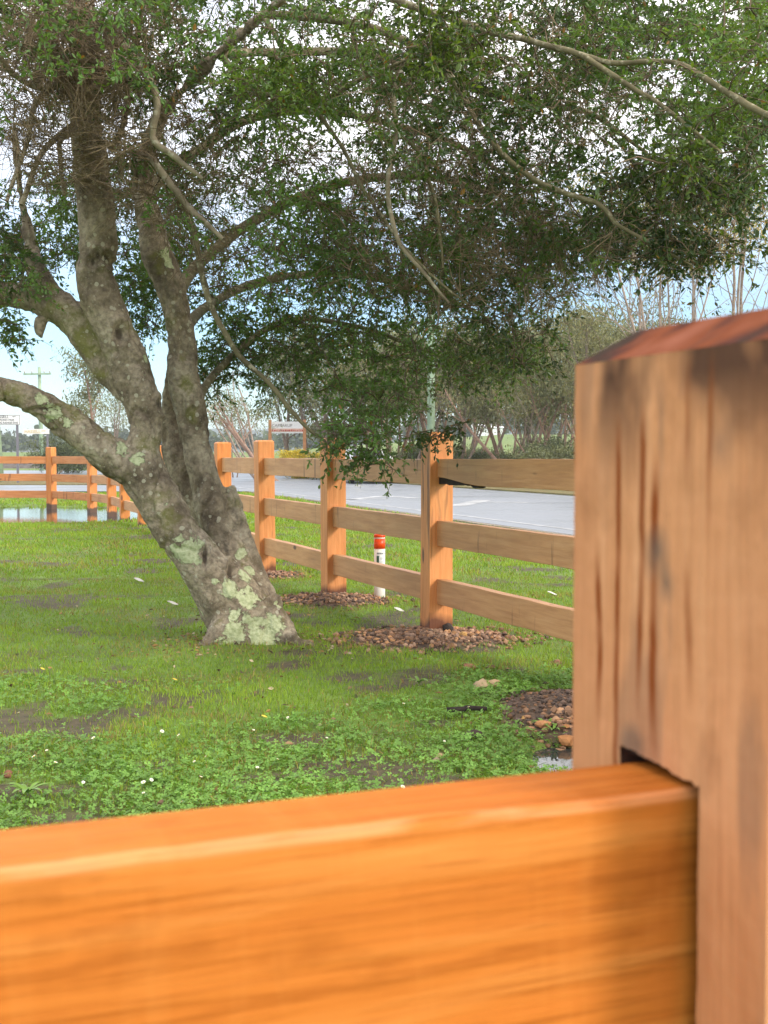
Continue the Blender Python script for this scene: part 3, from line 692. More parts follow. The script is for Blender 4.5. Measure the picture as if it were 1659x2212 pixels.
def build_trunk():
    bm = bmesh.new()
    for li, L in enumerate(LIMBS):
        P, R = limb(L); R = R * (0.93 if li in (0, 8, 9, 10, 11) else 1.25 if li == 6 else 0.86); V, F = tube_arrays(P, R, 18)
        vs = [bm.verts.new(v - TO) for v in V]
        for f in F: bm.faces.new([vs[i] for i in f])
    me = bpy.data.meshes.new('trunk'); bm.to_mesh(me); bm.free()
    o = obj('trunk', me, None, tree)
    rm = o.modifiers.new('r', 'REMESH'); rm.mode = 'VOXEL'; rm.voxel_size = 0.0125
    sm = o.modifiers.new('s', 'SMOOTH'); sm.iterations = 5; sm.factor = 0.5
    bpy.context.view_layer.update(); dg = bpy.context.evaluated_depsgraph_get()
    nm = bpy.data.meshes.new_from_object(o.evaluated_get(dg)); o.modifiers.clear(); o.data = nm; nm.name = 'trunk'
    n = len(nm.vertices); V = np.zeros(n * 3); nm.vertices.foreach_get('co', V); V = V.reshape(-1, 3)
    N = np.zeros(n * 3); nm.vertices.foreach_get('normal', N); N = N.reshape(-1, 3)
    Wd = V + TO
    b = np.stack([Wd[:, 0], Wd[:, 1], Wd[:, 2] * 0.55], 1)
    d = (fbm(b * 7, 3, 1) - 0.5) * 0.050 + (fbm(b * 22, 3, 2) - 0.5) * 0.020 + (fbm(Wd * 60, 2, 3) - 0.5) * 0.006
    ridge_ = np.abs(fbm(b * 4.5, 3, 17) - 0.5); d -= np.clip(0.045 - ridge_, 0, 1) * 0.45          # sunken seams
    # features: knot hole, scars
    def front(px, py):
        r = pt(px, py, 8.0) - np.array([0, 0, CAMH]); r /= np.linalg.norm(r); q = Wd - np.array([0, 0, CAMH]); tt = q @ r
        dist = np.linalg.norm(q - tt[:, None] * r, axis=1); ok = dist < 0.03
        return Wd[ok][np.argmin(tt[ok])] if ok.any() else pt(px, py, 7.8)
    col = np.zeros((n, 3))
    for (px, py, rx, ry, dep) in [(262, 714, 13, 24, 0.05), (190, 562, 10, 14, 0.03), (212, 560, 9, 16, 0.03), (238, 565, 9, 16, 0.03), (505, 1225, 9, 40, 0.03), (452, 1195, 7, 30, 0.025), (355, 870, 5, 20, 0.02), (95, 880, 40, 8, 0.03)]:
        c = front(px, py); q = Wd - c; sx, sz = rad(rx, 7.8), rad(ry, 7.8)
        e = np.sqrt((q[:, 0] / sx) ** 2 + (q[:, 2] / sz) ** 2 + (q[:, 1] / (sx * 3 + 0.05)) ** 2)
        d -= dep * np.clip(1.15 - e, 0, 1); d += 0.014 * np.exp(-((e - 1.35) / 0.28) ** 2)
        col[:, 2] = np.maximum(col[:, 2], np.clip(1.3 - e, 0, 1) * 0.9)
    V2 = V + N * d[:, None]
    nm.vertices.foreach_set('co', V2.astype(np.float32).ravel()); nm.update()
    # lichen, moss
    for (px, py, r) in [(400, 1190, 32), (372, 1190, 14), (500, 1260, 20), (545, 1290, 26), (535, 1240, 16), (500, 1325, 16), (512, 1375, 26), (530, 1345, 14), (575, 1370, 28), (600, 1345, 22), (590, 1395, 20), (560, 1350, 15),
                        (525, 1190, 14), (545, 1225, 12), (495, 1395, 18), (428, 1330, 8), (265, 960, 18), (285, 985, 15), (110, 885, 18), (135, 915, 14), (90, 850, 12), (345, 750, 22), (340, 720, 14), (350, 790, 12), (365, 540, 14), (375, 565, 10), (325, 770, 10), (455, 1260, 8), (610, 1300, 10)]:
        c = front(px, py); e = np.linalg.norm(Wd - c, axis=1) / rad(r, 7.8); col[:, 0] = np.maximum(col[:, 0], np.clip(1.20 - 0.70 * e, 0, 0.85))
    for (px, py, r) in [(120, 690, 45), (175, 735, 40), (90, 610, 26), (330, 960, 26), (345, 1060, 26), (355, 690, 22), (300, 700, 18), (415, 830, 18), (415, 900, 16), (375, 1110, 24), (285, 700, 14), (355, 560, 22), (230, 930, 26), (140, 880, 30), (40, 850, 25), (215, 800, 28), (515, 1090, 14), (400, 760, 14)]:
        c = front(px, py); e = np.linalg.norm(Wd - c, axis=1) / rad(r, 7.8); col[:, 1] = np.maximum(col[:, 1], np.clip(1.0 - 0.5 * e, 0, 0.7))
    col[:, 1] = np.maximum(col[:, 1], np.clip(N[:, 2], 0, 1) * 0.45)
    col[:, 2] = np.maximum(col[:, 2], np.clip(1 - (Wd[:, 2] - 0.02) / 0.10, 0, 0.6))
    lich = np.clip(col[:, 0], 0, 1)
    set_col(nm, col)
    nm.materials.clear(); nm.materials.append(M['bark']); nm.polygons.foreach_set('use_smooth', np.ones(len(nm.polygons), bool))
build_trunk()

# branches drawn from the photo, each at its own depth
BR = [   # (points px, py, Y, r), dead?
    ([(572, 29, 7.3, 13), (740, 45, 7.0, 12), (890, 95, 6.7, 11), (980, 170, 6.5, 10), (1020, 240, 6.4, 9), (1070, 310, 6.3, 8.5), (1130, 370, 6.2, 8), (1210, 415, 6.1, 8), (1295, 445, 6.0, 7), (1335, 490, 5.95, 6), (1420, 535, 5.9, 5), (1490, 575, 5.85, 3)], 0),
    ([(680, -60, 7.0, 12), (850, 0, 6.6, 11), (1000, 45, 6.3, 10), (1070, 70, 6.2, 9.5), (1150, 90, 6.1, 9), (1245, 115, 5.9, 8.5), (1310, 155, 5.8, 8), (1380, 200, 5.7, 7), (1430, 225, 5.65, 6), (1560, 330, 5.5, 4)], 0),
    ([(470, 120, 7.6, 12), (620, 110, 8.3, 12), (800, 120, 8.8, 12), (960, 165, 9.0, 12), (1030, 195, 9.0, 12), (1110, 215, 9.0, 12), (1200, 230, 9.0, 10), (1280, 250, 9.0, 8), (1400, 330, 9.0, 5)], 0),
    ([(1245, 115, 5.9, 8), (1330, 138, 5.8, 8), (1460, 132, 5.6, 7), (1560, 190, 5.4, 9), (1660, 255, 5.2, 10), (1800, 330, 5.0, 8)], 0),
    ([(890, 95, 6.7, 7), (850, 215, 6.6, 6), (853, 290, 6.6, 5.5), (840, 350, 6.6, 5), (836, 435, 6.6, 5), (865, 525, 6.6, 4.5), (920, 590, 6.6, 4), (970, 655, 6.6, 3)], 1),
    ([(853, 290, 6.6, 5), (900, 325, 6.6, 6), (925, 390, 6.6, 5.5), (945, 460, 6.6, 5), (957, 580, 6.6, 3)], 0),
    ([(318, 330, 8.2, 14), (390, 420, 7.7, 11), (418, 500, 7.5, 10), (432, 575, 7.4, 9.5), (452, 645, 7.35, 9), (492, 715, 7.3, 8.5), (522, 775, 7.3, 8), (580, 830, 7.3, 7), (625, 882, 7.3, 6.5), (685, 935, 7.3, 5), (730, 965, 7.3, 3.5)], 0),
    ([(200, 100, 7.6, 12), (255, 90, 7.2, 9), (295, 140, 7.0, 8), (335, 220, 6.9, 8.5), (328, 300, 6.9, 7.5), (380, 340, 6.9, 6.5), (440, 385, 6.9, 4)], 1),
    ([(300, 330, 7.6, 9), (325, 350, 7.3, 8), (370, 405, 7.2, 7.5), (435, 470, 7.15, 6.5), (482, 517, 7.1, 4)], 1),
    ([(180, 60, 7.6, 14), (145, 165, 7.3, 11), (90, 192, 7.2, 10), (40, 170, 7.1, 9), (0, 120, 7.0, 9), (-60, 20, 6.9, 8)], 0),
    ([(180, 150, 7.7, 10), (80, 215, 7.2, 6.5), (58, 300, 7.1, 5.5), (15, 435, 7.0, 4)], 1),
    ([(186, 250, 7.7, 9), (95, 325, 7.3, 6.5), (48, 442, 7.2, 6)], 1),
    ([(190, 260, 7.7, 9), (132, 300, 7.4, 6), (132, 340, 7.4, 5.5), (142, 420, 7.35, 4)], 1),
    ([(196, 300, 7.8, 12), (245, 310, 7.6, 9), (270, 240, 7.5, 8), (300, 60, 7.2, 7), (320, -60, 7.0, 6)], 0),
    ([(376, 640, 8.2, 20), (440, 560, 8.8, 17), (560, 470, 9.3, 15), (720, 400, 9.6, 13), (900, 380, 9.8, 11), (1080, 420, 10, 8), (1200, 520, 10, 5)], 0),
    ([(390, 720, 8.18, 18), (450, 660, 9.0, 14), (560, 610, 9.6, 12), (720, 590, 10, 10), (900, 620, 10.2, 8), (1060, 690, 10.2, 5)], 0),
    ([(308, 420, 8.28, 18), (420, 330, 8.8, 14), (560, 250, 9.1, 12), (760, 250, 9.3, 10), (1000, 320, 9.4, 8), (1150, 420, 9.4, 5)], 0),
    ([(410, 890, 8.18, 14), (470, 800, 8.8, 11), (600, 700, 9.2, 9), (760, 700, 9.4, 7), (930, 760, 9.4, 5)], 0),
    ([(572, 29, 7.3, 9), (640, 170, 7.0, 7), (740, 330, 6.8, 6), (800, 440, 6.7, 5), (900, 560, 6.6, 4), (1010, 660, 6.6, 3)], 0),
    ([(25, 638, 8.05, 18), (-40, 560, 8.2, 14), (-90, 420, 8.3, 10), (-60, 250, 8.3, 7)], 0),
    ([(0, 840, 7.72, 12), (-40, 740, 7.9, 9), (10, 690, 8.0, 6), (40, 700, 8.0, 3)], 0),
    ([(190, -400, 7.4, 20), (420, -520, 7.0, 16), (760, -480, 6.6, 13), (1100, -380, 6.2, 10), (1400, -250, 5.8, 7)], 0),
    ([(165, -180, 7.5, 20), (-60, -330, 7.4, 15), (-300, -380, 7.2, 11)], 0),
    ([(470, 120, 7.6, 10), (560, 200, 7.2, 8), (700, 210, 6.9, 7), (800, 160, 6.6, 6), (930, 110, 6.3, 4)], 0),
]
br_live, br_dead, NODES = [], [], []
for pts, dead in BR:
    P, R = limb(pts); R = np.maximum(R * (1.0 if dead else 0.74), 0.004); P = P + (fbm(P * 3.0, 2, 5)[:, None] - 0.5) * 0.04
    (br_dead if dead else br_live).append((P, R)); NODES.append(P)
for L in (LIMBS[2], LIMBS[3], LIMBS[4], LIMBS[1]):
    P, R = limb(L); NODES.append(P[len(P) // 2:])
for lst, mt in ((br_live, M['branch']), (br_dead, M['deadwood'])):
    for pr in lst:
        V, F = tubes_mesh([pr], 8); V = V + (fbm(V * 30, 2, 6)[:, None] - 0.5) * 0.006
        obj('branch', mesh_np('branch', V - TO, [F], True), mt, tree)
# leaf clumps: (px, py, rx, ry, Y0, Y1, count, near brightness)
REG = [
    (740, 380, 370, 280, 7.0, 10.6, 470), (800, 640, 340, 150, 7.6, 10.4, 180), (620, 760, 190, 90, 8.6, 10.2, 85), (860, 770, 260, 70, 8.4, 10.2, 76),
    (1060, 600, 190, 130, 6.5, 10.0, 120), (1010, 770, 130, 70, 8.8, 10.0, 50), (1240, 260, 450, 300, 5.6, 10.2, 760), (1560, 10, 180, 70, 5.6, 9.0, 90), (1390, 310, 170, 95, 5.2, 6.2, 64), (1560, 120, 140, 150, 5.0, 6.4, 80),
    (700, 70, 800, 150, 6.0, 10.0, 640), (900, 60, 160, 70, 5.6, 6.6, 40), (600, 180, 120, 70, 6.2, 6.8, 36), (1000, 60, 90, 90, 5.6, 6.2, 30), (60, 130, 120, 160, 7.0, 8.8, 110), (30, 530, 70, 95, 7.4, 8.8, 80), (20, 700, 45, 45, 7.8, 8.3, 12),
    (420, 560, 70, 120, 9.0, 10.5, 50), (290, 460, 120, 160, 9.0, 10.5, 110), (90, 470, 130, 120, 9.0, 10.4, 90), (470, 760, 60, 90, 8.9, 9.8, 40), (700, 490, 160, 130, 6.6, 7.3, 70),
    (1260, 490, 130, 75, 5.8, 9.0, 70), (1480, 545, 120, 40, 5.7, 6.4, 22), (1450, 430, 190, 60, 5.4, 8.5, 56), (1600, 300, 120, 110, 5.4, 9.0, 84),
    (740, 940, 110, 55, 7.1, 7.6, 52), (860, 905, 70, 45, 7.2, 7.7, 24), (580, 880, 40, 22, 7.2, 7.5, 7), (940, 930, 60, 30, 7.3, 7.8, 10), (830, 1000, 60, 22, 7.2, 7.5, 9), (1130, 740, 80, 50, 6.5, 9.0, 26), (800, 850, 120, 40, 7.6, 8.6, 40),
    (300, 620, 80, 105, 9.2, 10.6, 100), (150, 480, 60, 90, 9.2, 10.4, 25), (700, -350, 1100, 330, 5.0, 10.5, 420), (-250, 100, 250, 500, 6.5, 9.5, 160), (330, 250, 150, 200, 7.2, 9.8, 70),
]
att, reg_i = [], []
HANG = [i for i, q in enumerate(REG) if q[1] >= 850 and q[0] > 500]; NEARG = [i for i, q in enumerate(REG) if q[:2] in ((1390, 310), (1560, 120), (900, 60), (600, 180), (1000, 60))]
for k, (cx, cy, rx, ry, y0, y1, n) in enumerate(REG):
    a = rng.uniform(0, 2 * math.pi, n); r = np.sqrt(rng.uniform(0, 1, n)); Ys = rng.uniform(y0, y1, n)
    for t in range(n): att.append(pt(cx + math.cos(a[t]) * r[t] * rx, cy + math.sin(a[t]) * r[t] * ry, Ys[t])); reg_i.append(k)
att = np.array(att); reg_i = np.array(reg_i)
# natural gaps
_b = (CAMH - att[:, 2]) / att[:, 1]; _px = CX + att[:, 0] / att[:, 1] * FPX; _py = HOR + _b * FPX
_clear = (_px > 545) & (_px < 700) & (_py > 850) & (_py < 965) & (att[:, 1] < 11); att, reg_i = att[~_clear], reg_i[~_clear]
gap = fbm(att * 1.35, 3, 77); keep = gap > 0.415; att, reg_i = att[keep], reg_i[keep]
nodes = np.zeros((60000, 3)); nn = 0
for P in NODES: nodes[nn:nn + len(P)] = P; nn += len(P)
d0 = np.array([np.min(np.sum((nodes[:nn] - a) ** 2, 1)) for a in att]); order = np.argsort(d0)
links = []
for i in order:
    a = att[i]; j = np.argmin(np.sum((nodes[:nn] - a) ** 2, 1)); b = nodes[j]; L = np.linalg.norm(a - b); m = max(3, min(9, int(L / 0.10) + 2))
    t = np.linspace(0, 1, m)[:, None]; P = b * (1 - t) + a * t
    P = P + (np.sin(t * math.pi) * rng.normal(0, 1, 3) * 0.10 * L) + rng.normal(0, 0.012, (m, 3)) * np.sin(t * math.pi)
    P[:, 2] -= (np.sin(t[:, 0] * math.pi) * -0.05 * L)
    links.append((P, np.linspace(0.0045 + 0.004 * min(1.5, L), 0.0022, m))); nodes[nn:nn + m - 1] = P[1:]; nn += m - 1
# leafy sprays on every clump
LP, LD, LS, LC, sprays = [], [], [], [], []
tonef = fbm(att * 1.1 + 9.3, 3, 91)
for i, a in enumerate(att):
    k = reg_i[i]; hang = k in HANG
    near = np.linalg.norm(a)
    nt_ = rng.integers(4, 7) if not hang else 4
    size = 0.85 + 0.35 * rng.random(); tone = np.clip((tonef[i] - 0.5) * 3.2 + 0.95, 0.45, 1.7) * rng.uniform(0.8, 1.2); fresh = 0.9 if k in NEARG else (0.6 if rng.random() < 0.16 else 0.0)
    bare = rng.random() < (0.16 if 150 < 1 else 0.14)
    for s in range(nt_):
        dr = rng.normal(0, 1, 3); dr[2] = dr[2] * 0.6 - 0.15; dr /= np.linalg.norm(dr)
        ln = rng.uniform(0.11, 0.29) * (0.8 if hang else 1.0); m = 4; t = np.linspace(0, 1, m)[:, None]
        P = a + dr * ln * t + np.array([0, 0, -0.05]) * t * t + rng.normal(0, 0.008, (m, 3)) * t
        sprays.append((P, np.linspace(0.0022, 0.0012, m)))
        if bare and s > 0: continue
        nl = rng.integers(12, 18); tt = rng.uniform(0.15, 1.0, nl)
        base = a + dr * ln * tt[:, None] + np.array([0, 0, -0.05]) * (tt ** 2)[:, None]
        ld = dr * 0.7 + rng.normal(0, 0.75, (nl, 3)); ld[:, 2] -= 0.15; ld /= np.linalg.norm(ld, axis=1)[:, None]
        LP.append(base); LD.append(ld); LS.append(rng.uniform(0.023, 0.041, nl) * size)
        g = np.array([0.070, 0.128, 0.032]) * tone * rng.uniform(0.75, 1.3, (nl, 1))
        f = fresh * rng.uniform(0, 1, (nl, 1)) ** 1.2
        g = g * (1 - f) + np.array([0.165, 0.245, 0.035]) * f
        dead = rng.random((nl, 1)) < 0.012; g = np.where(dead, np.array([[0.24, 0.13, 0.04]]), g)
        LC.append(g)
LP, LD, LS, LC = np.concatenate(LP), np.concatenate(LD), np.concatenate(LS), np.concatenate(LC)
def leaf_mesh(name, P, D, S, C, aspect=0.44, fold=0.10, up=0.75):
    n = len(P); U = rng.normal(0, 0.55, (n, 3)); U[:, 2] += up
    W_ = np.cross(D, U); W_ /= np.linalg.norm(W_, axis=1)[:, None] + 1e-9; Nn = np.cross(W_, D)
    S = S[:, None]; w = S * aspect * 0.5
    V = np.stack([P, P + D * S * 0.42 + W_ * w + Nn * S * fold, P + D * S * 0.75 + W_ * w * 0.72 + Nn * S * fold * 0.5, P + D * S,
                  P + D * S * 0.75 - W_ * w * 0.72 + Nn * S * fold * 0.5, P + D * S * 0.42 - W_ * w + Nn * S * fold], 1).reshape(-1, 3)
    i = np.arange(n)[:, None] * 6
    return mesh_np(name, V, [np.concatenate([i + np.array([[0, 1, 2, 3]]), i + np.array([[0, 3, 4, 5]])])], False, np.repeat(C, 6, 0))
obj('crown', leaf_mesh('crown', LP - TO, LD, LS, LC), M['leaf'], tree)
# dead brown twiggery inside the crown
DT = [(130, 200, 160, 200, 6.7, 7.6, 380), (220, 70, 200, 130, 6.7, 7.6, 220), (330, 330, 160, 160, 7.0, 7.8, 150), (980, 500, 260, 180, 6.6, 9.0, 330), (620, 480, 260, 180, 7.2, 9, 220), (1150, 560, 180, 120, 6.4, 9, 170), (1100, 200, 330, 160, 6.0, 9.5, 240), (1450, 480, 170, 90, 5.8, 7, 60)]
dead_tw = []
for (cx, cy, rx, ry, y0, y1, n) in DT:
    for _ in range(n):
        a = rng.uniform(0, 2 * math.pi); r = math.sqrt(rng.uniform()); p = pt(cx + math.cos(a) * r * rx, cy + math.sin(a) * r * ry, rng.uniform(y0, y1))
        q = nodes[np.argmin(np.sum((nodes[:nn] - p) ** 2, 1))]; L0 = np.linalg.norm(p - q)
        if L0 > 0.45: p = q + (p - q) * 0.45 / L0
        t = np.linspace(0, 1, 5)[:, None]; P0 = q * (1 - t) + p * t + rng.normal(0, 0.02, 3) * np.sin(t * 3.14); dead_tw.append((P0, np.linspace(0.0032, 0.0022, 5)))
        ax = (p - q) / (np.linalg.norm(p - q) + 1e-6)
        for s in range(4):
            k = rng.uniform(0.35, 1.0); st = q * (1 - k) + p * k; d2 = ax * 0.8 + rng.normal(0, 0.55, 3); d2[2] -= 0.15; d2 /= np.linalg.norm(d2)
            ln = rng.uniform(0.10, 0.34); m = 5; t = np.linspace(0, 1, m)[:, None]
            dead_tw.append((st + d2 * ln * t + rng.normal(0, 0.012, (m, 3)) * t + rng.normal(0, 0.03, 3) * np.sin(t * 3.1), np.linspace(0.0026, 0.0011, m)))
V, F = tubes_mesh(links + sprays, 3)
obj('twigs', mesh_np('twigs', V - TO, [F], True), M['twig'], tree)
V, F = tubes_mesh(dead_tw, 3)
obj('dead_twigs', mesh_np('dead_twigs', V - TO, [F], True), M['dead_twig'], tree)

# ------------------------------------------------------------------ lawn: grass blades, clover, daisies
def allowed(X, Y):
    off = X + Y * TT; k = off < RN - 0.15 - rng.uniform(0, 0.25, len(X))
    k &= mound_mask(X, Y, 0.97) < rng.uniform(0.1, 0.8, len(X))
    k &= bare_mask(X, Y) < rng.uniform(0.25, 1.25, len(X))
    z = gz(X, Y)
    wz = np.where(Y > 31, -0.035, np.where(Y > 15, -0.045, -0.022))
    inp = np.zeros(len(X), bool)
    for (mx, my, rx, ry, h) in PUDDLE: inp |= (((X - mx) / (rx * 1.25)) ** 2 < 1) & (((Y - my) / (ry * 1.25)) ** 2 < 1)
    k &= ~(inp & (z < wz + 0.004 - rng.uniform(0, 0.012, len(X))))
    d = np.hypot(X + 0.82, Y - 7.98); k &= d > 0.22
    return k, z
def scatter(y0, y1, dens, marg=1.0):
    hw = lambda y: 0.335 * y + marg
    A = (y1 - y0) * (hw(y0) + hw(y1)); n = int(A * dens); Y = rng.uniform(y0, y1, n); X = rng.uniform(-1, 1, n) * hw(y1)
    ok = np.abs(X) < hw(Y); X, Y = X[ok], Y[ok]
    k, z = allowed(X, Y); return X[k], Y[k], z[k]
def blades(y0, y1, dens, h0, h1, w, segs=1, marg=1.0, seed=0):
    X, Y, Z = scatter(y0, y1, dens, marg); n = len(X)
    patch = fbm2(X, Y, 1.3, 3, 51); fine = fbm2(X, Y, 6.0, 2, 52)
    h = rng.uniform(h0, h1, n) * (0.25 + 1.2 * patch) * np.where(rng.random(n) < 0.03, 1.7, 1.0) ; a = rng.uniform(0, 2 * math.pi, n); lean = rng.uniform(0.1, 0.9, n) * h
    P = np.stack([X, Y, Z - 0.004], 1); side = np.stack([np.cos(a), np.sin(a), 0 * a], 1) * w * rng.uniform(0.6, 1.3, n)[:, None]
    b = rng.uniform(0, 2 * math.pi, n); L = np.stack([np.cos(b) * lean, np.sin(b) * lean, h * 0], 1)
    tip = P + L + np.stack([0 * h, 0 * h, h], 1)
    g1, g2, g3 = np.array([0.150, 0.262, 0.026]), np.array([0.275, 0.395, 0.042]), np.array([0.32, 0.26, 0.09])
    t = np.clip(patch * 1.6 - 0.35 + rng.normal(0, 0.22, n), 0, 1)[:, None]; C = g1 * (1 - t) + g2 * t
    dry = (rng.random(n) < 0.07 + 0.42 * np.clip((fbm2(X, Y, 2.1, 3, 61) - 0.50) / 0.16, 0, 1))[:, None]; C = np.where(dry, g3 * rng.uniform(0.6, 1.2, (n, 1)), C) * rng.uniform(0.75, 1.2, (n, 1))
    if segs == 1:
        V = np.stack([P - side, P + side, tip], 1).reshape(-1, 3); F = [np.arange(n * 3).reshape(n, 3)]; return V, F, np.repeat(C, 3, 0)
    mid = P + L * 0.35 + np.stack([0 * h, 0 * h, h * 0.62], 1)
    V = np.stack([P - side, P + side, mid + side * 0.75, mid - side * 0.75, tip], 1).reshape(-1, 3); i = np.arange(n)[:, None] * 5
    return V, [i + np.array([[0, 1, 2, 3]]), i + np.array([[3, 2, 4]])], np.repeat(C, 5, 0)
def stuff_blades(label, *a, **k):
    V, F, C = blades(*a, **k); o = obj('lawn_grass', mesh_np('lawn_grass', V, F, False, C), M['grass']); tag(o, label, 'grass', kind='stuff')
stuff_blades('short green lawn grass in front of the tree', 3.3, 7.2, 5600, 0.018, 0.044, 0.0021, 2, 0.8)
stuff_blades('lawn grass around the tree foot and fence', 7.2, 12.5, 3300, 0.02, 0.05, 0.0032, 1, 1.0)
stuff_blades('sunlit grass strip behind the fence', 12.5, 22, 1000, 0.03, 0.065, 0.0075, 1, 1.2)
stuff_blades('distant grass around the puddle and road edge', 22, 40, 230, 0.04, 0.10, 0.018, 1, 1.5)
# clover
def clover():
    X, Y, Z = scatter(3.3, 7.4, 4300, 0.7); n = len(X)
    m = fbm2(X, Y, 1.1, 3, 71) + np.clip((6.4 - Y) / 6, -0.3, 0.32); k = m > 0.60 + rng.normal(0, 0.08, n); X, Y, Z = X[k], Y[k], Z[k]; n = len(X)
    h = rng.uniform(0.012, 0.038, n); c0 = np.stack([X, Y, Z + h], 1); r = rng.uniform(0.006, 0.0125, n); a0 = rng.uniform(0, 6.28, n)
    VV, FF, CC = [], [], []
    tone = (0.7 + 0.6 * fbm2(X, Y, 3, 2, 81))[:, None] * rng.uniform(0.75, 1.25, (n, 1)); C = np.array([0.165, 0.310, 0.062]) * tone
    tilt = rng.normal(0, 0.35, (n, 2))
    for j in range(3):
        a = a0 + j * 2.094; u = np.stack([np.cos(a), np.sin(a), tilt[:, 0] * np.cos(a) + tilt[:, 1] * np.sin(a)], 1) * r[:, None]
        b = a + 1.5708; v = np.stack([np.cos(b), np.sin(b), tilt[:, 0] * np.cos(b) + tilt[:, 1] * np.sin(b)], 1) * r[:, None]
        up = np.array([0, 0, 1.0]) * r[:, None]
        V = np.stack([c0, c0 + u * 0.7 + v * 0.55 + up * 0.15, c0 + u * 1.25 + v * 0.4 + up * 0.1, c0 + u * 1.15, c0 + u * 1.25 - v * 0.4 + up * 0.1, c0 + u * 0.7 - v * 0.55 + up * 0.15], 1).reshape(-1, 3)
        i = (np.arange(n) * 6)[:, None] + n * 6 * j
        VV.append(V); FF.append(np.concatenate([i + np.array([[0, 1, 2, 3]]), i + np.array([[0, 3, 4, 5]])])); CC.append(np.repeat(C, 6, 0))
    o = obj('clover', mesh_np('clover', np.concatenate(VV), [np.concatenate(FF)], False, np.concatenate(CC)), M['clover'])
    tag(o, 'low clover leaves covering the nearest lawn', 'clover', kind='stuff')
clover()
# white daisies standing in the clover
M['petal'] = flat('daisy_petal', (0.78, 0.78, 0.66), 0.6, 0, 0.05); M['stem'] = flat('green_stem', (0.07, 0.14, 0.03), 0.6); M['yolk'] = flat('daisy_centre', (0.65, 0.50, 0.10), 0.7)
def daisy_meshes():
    b = MB(); n = 9
    for k in range(n):
        a = k * 2 * math.pi / n; d = np.array([math.cos(a), math.sin(a), 0]); e = np.array([-math.sin(a), math.cos(a), 0])
        b.add([d * 0.002, d * 0.008 + e * 0.0034 + np.array([0, 0, .002]), d * 0.0125 + np.array([0, 0, .003]), d * 0.008 - e * 0.0034 + np.array([0, 0, .002])], [(0, 1, 2, 3)])
    c = MB(); c.tube([(0, 0, -0.001), (0, 0, 0.002), (0, 0, 0.004)], [0.0045, 0.004, 0.001], 8)
    s = MB(); s.tube([(0, 0, -0.07), (0.004, 0, -0.03), (0, 0, 0)], [0.0012, 0.0012, 0.001], 4)
    return b.mesh('petals'), c.mesh('flower_centre'), s.mesh('stem')
dm = daisy_meshes()
for (px, py) in [(87, 1437), (303, 1447), (122, 1605), (73, 1634), (101, 1621), (120, 1647), (202, 1594), (386, 1588), (420, 1645), (310, 1690), (327, 1685), (434, 1678), (548, 1577), (600, 1640), (310, 1713), (393, 1732), (350, 1580), (506, 1703), (654, 1735), (556, 1658), (706, 1594), (872, 1520), (622, 1550), (960, 1601), (1130, 1590), (236, 1770), (870, 1700), (1012, 1527), (705, 1745), (540, 1730), (40, 1540), (35, 1660), (180, 1690), (455, 1748), (735, 1620)]:
    g = gpt(px, py, 0.045)
    if py > 1760: continue
    e = empty('white_daisy', tuple(g), random.uniform(0, 6)); e.rotation_euler = (random.uniform(0.1, 0.7), random.uniform(-0.3, 0.3), random.uniform(0, 6)); e.scale = (random.uniform(0.5, 0.85),) * 3
    tag(e, 'tiny white daisy open in the clover lawn', 'flower', 'daisies in the clover')
    obj('petals', dm[0], M['petal'], e); obj('flower_centre', dm[1], M['yolk'], e); obj('stem', dm[2], M['stem'], e)

# ------------------------------------------------------------------ gravel heaps, rocks, litter
def ico(sub=1):
    bm = bmesh.new(); bmesh.ops.create_icosphere(bm, subdivisions=sub, radius=1.0); V = np.array([v.co[:] for v in bm.verts]); F = np.array([[v.index for v in f.verts] for f in bm.faces]); bm.free(); return V, F
ICV, ICF = ico(1); ICV2, ICF2 = ico(2)
def stones(name, label, lst, cols):
    VV, CC, FF = [], [], []; zz = gz(np.array([q[0] for q in lst]), np.array([q[1] for q in lst]))
    for k, (x, y, r) in enumerate(lst):
        V = ICV * (1 + rng.normal(0, 0.16, (len(ICV), 1))) * np.array([1, rng.uniform(0.65, 1.1), rng.uniform(0.5, 0.9)]) * r
        a = rng.uniform(0, 6.28); c, s = math.cos(a), math.sin(a); V = np.stack([V[:, 0] * c - V[:, 1] * s, V[:, 0] * s + V[:, 1] * c, V[:, 2]], 1)
        VV.append(V + np.array([x, y, zz[k] + r * rng.uniform(0.1, 0.7)])); FF.append(ICF + k * len(ICV))
        CC.append(np.repeat((np.array(cols[rng.integers(len(cols))]) * rng.uniform(0.6, 1.25))[None], len(ICV), 0))
    o = obj(name, mesh_np(name, np.concatenate(VV), [np.concatenate(FF)], False, np.concatenate(CC)), M['stone']); return tag(o, label, 'gravel', kind='stuff')
GC = [(0.36, 0.205, 0.125), (0.29, 0.16, 0.095), (0.40, 0.25, 0.16), (0.22, 0.13, 0.085), (0.33, 0.21, 0.145), (0.44, 0.235, 0.11), (0.12, 0.08, 0.06)]
def heap(i, n, r0, r1):
    mx, my, rx, ry, h = MOUNDS[i]; L = []
    while len(L) < n:
        x, y = rng.normal(0, 0.55, 2); 
        if x * x + y * y > 1.7: continue
        L.append((mx + x * rx, my + y * ry, rng.uniform(r0, r1) * rng.uniform(0.7, 1.5)))
    return L
stones('gravel', 'heap of reddish brown gravel at the foot of the nearest standing post', heap(0, 1500, 0.006, 0.017), GC)
stones('gravel', 'reddish gravel heap around the post behind the tree foot', heap(1, 950, 0.006, 0.017), GC)
stones('gravel', 'small gravel patch at the third fence post', heap(2, 400, 0.007, 0.017), GC)
SCL = [(0.13, 0.09, 0.07), (0.10, 0.07, 0.055), (0.17, 0.11, 0.08), (0.24, 0.13, 0.07)]
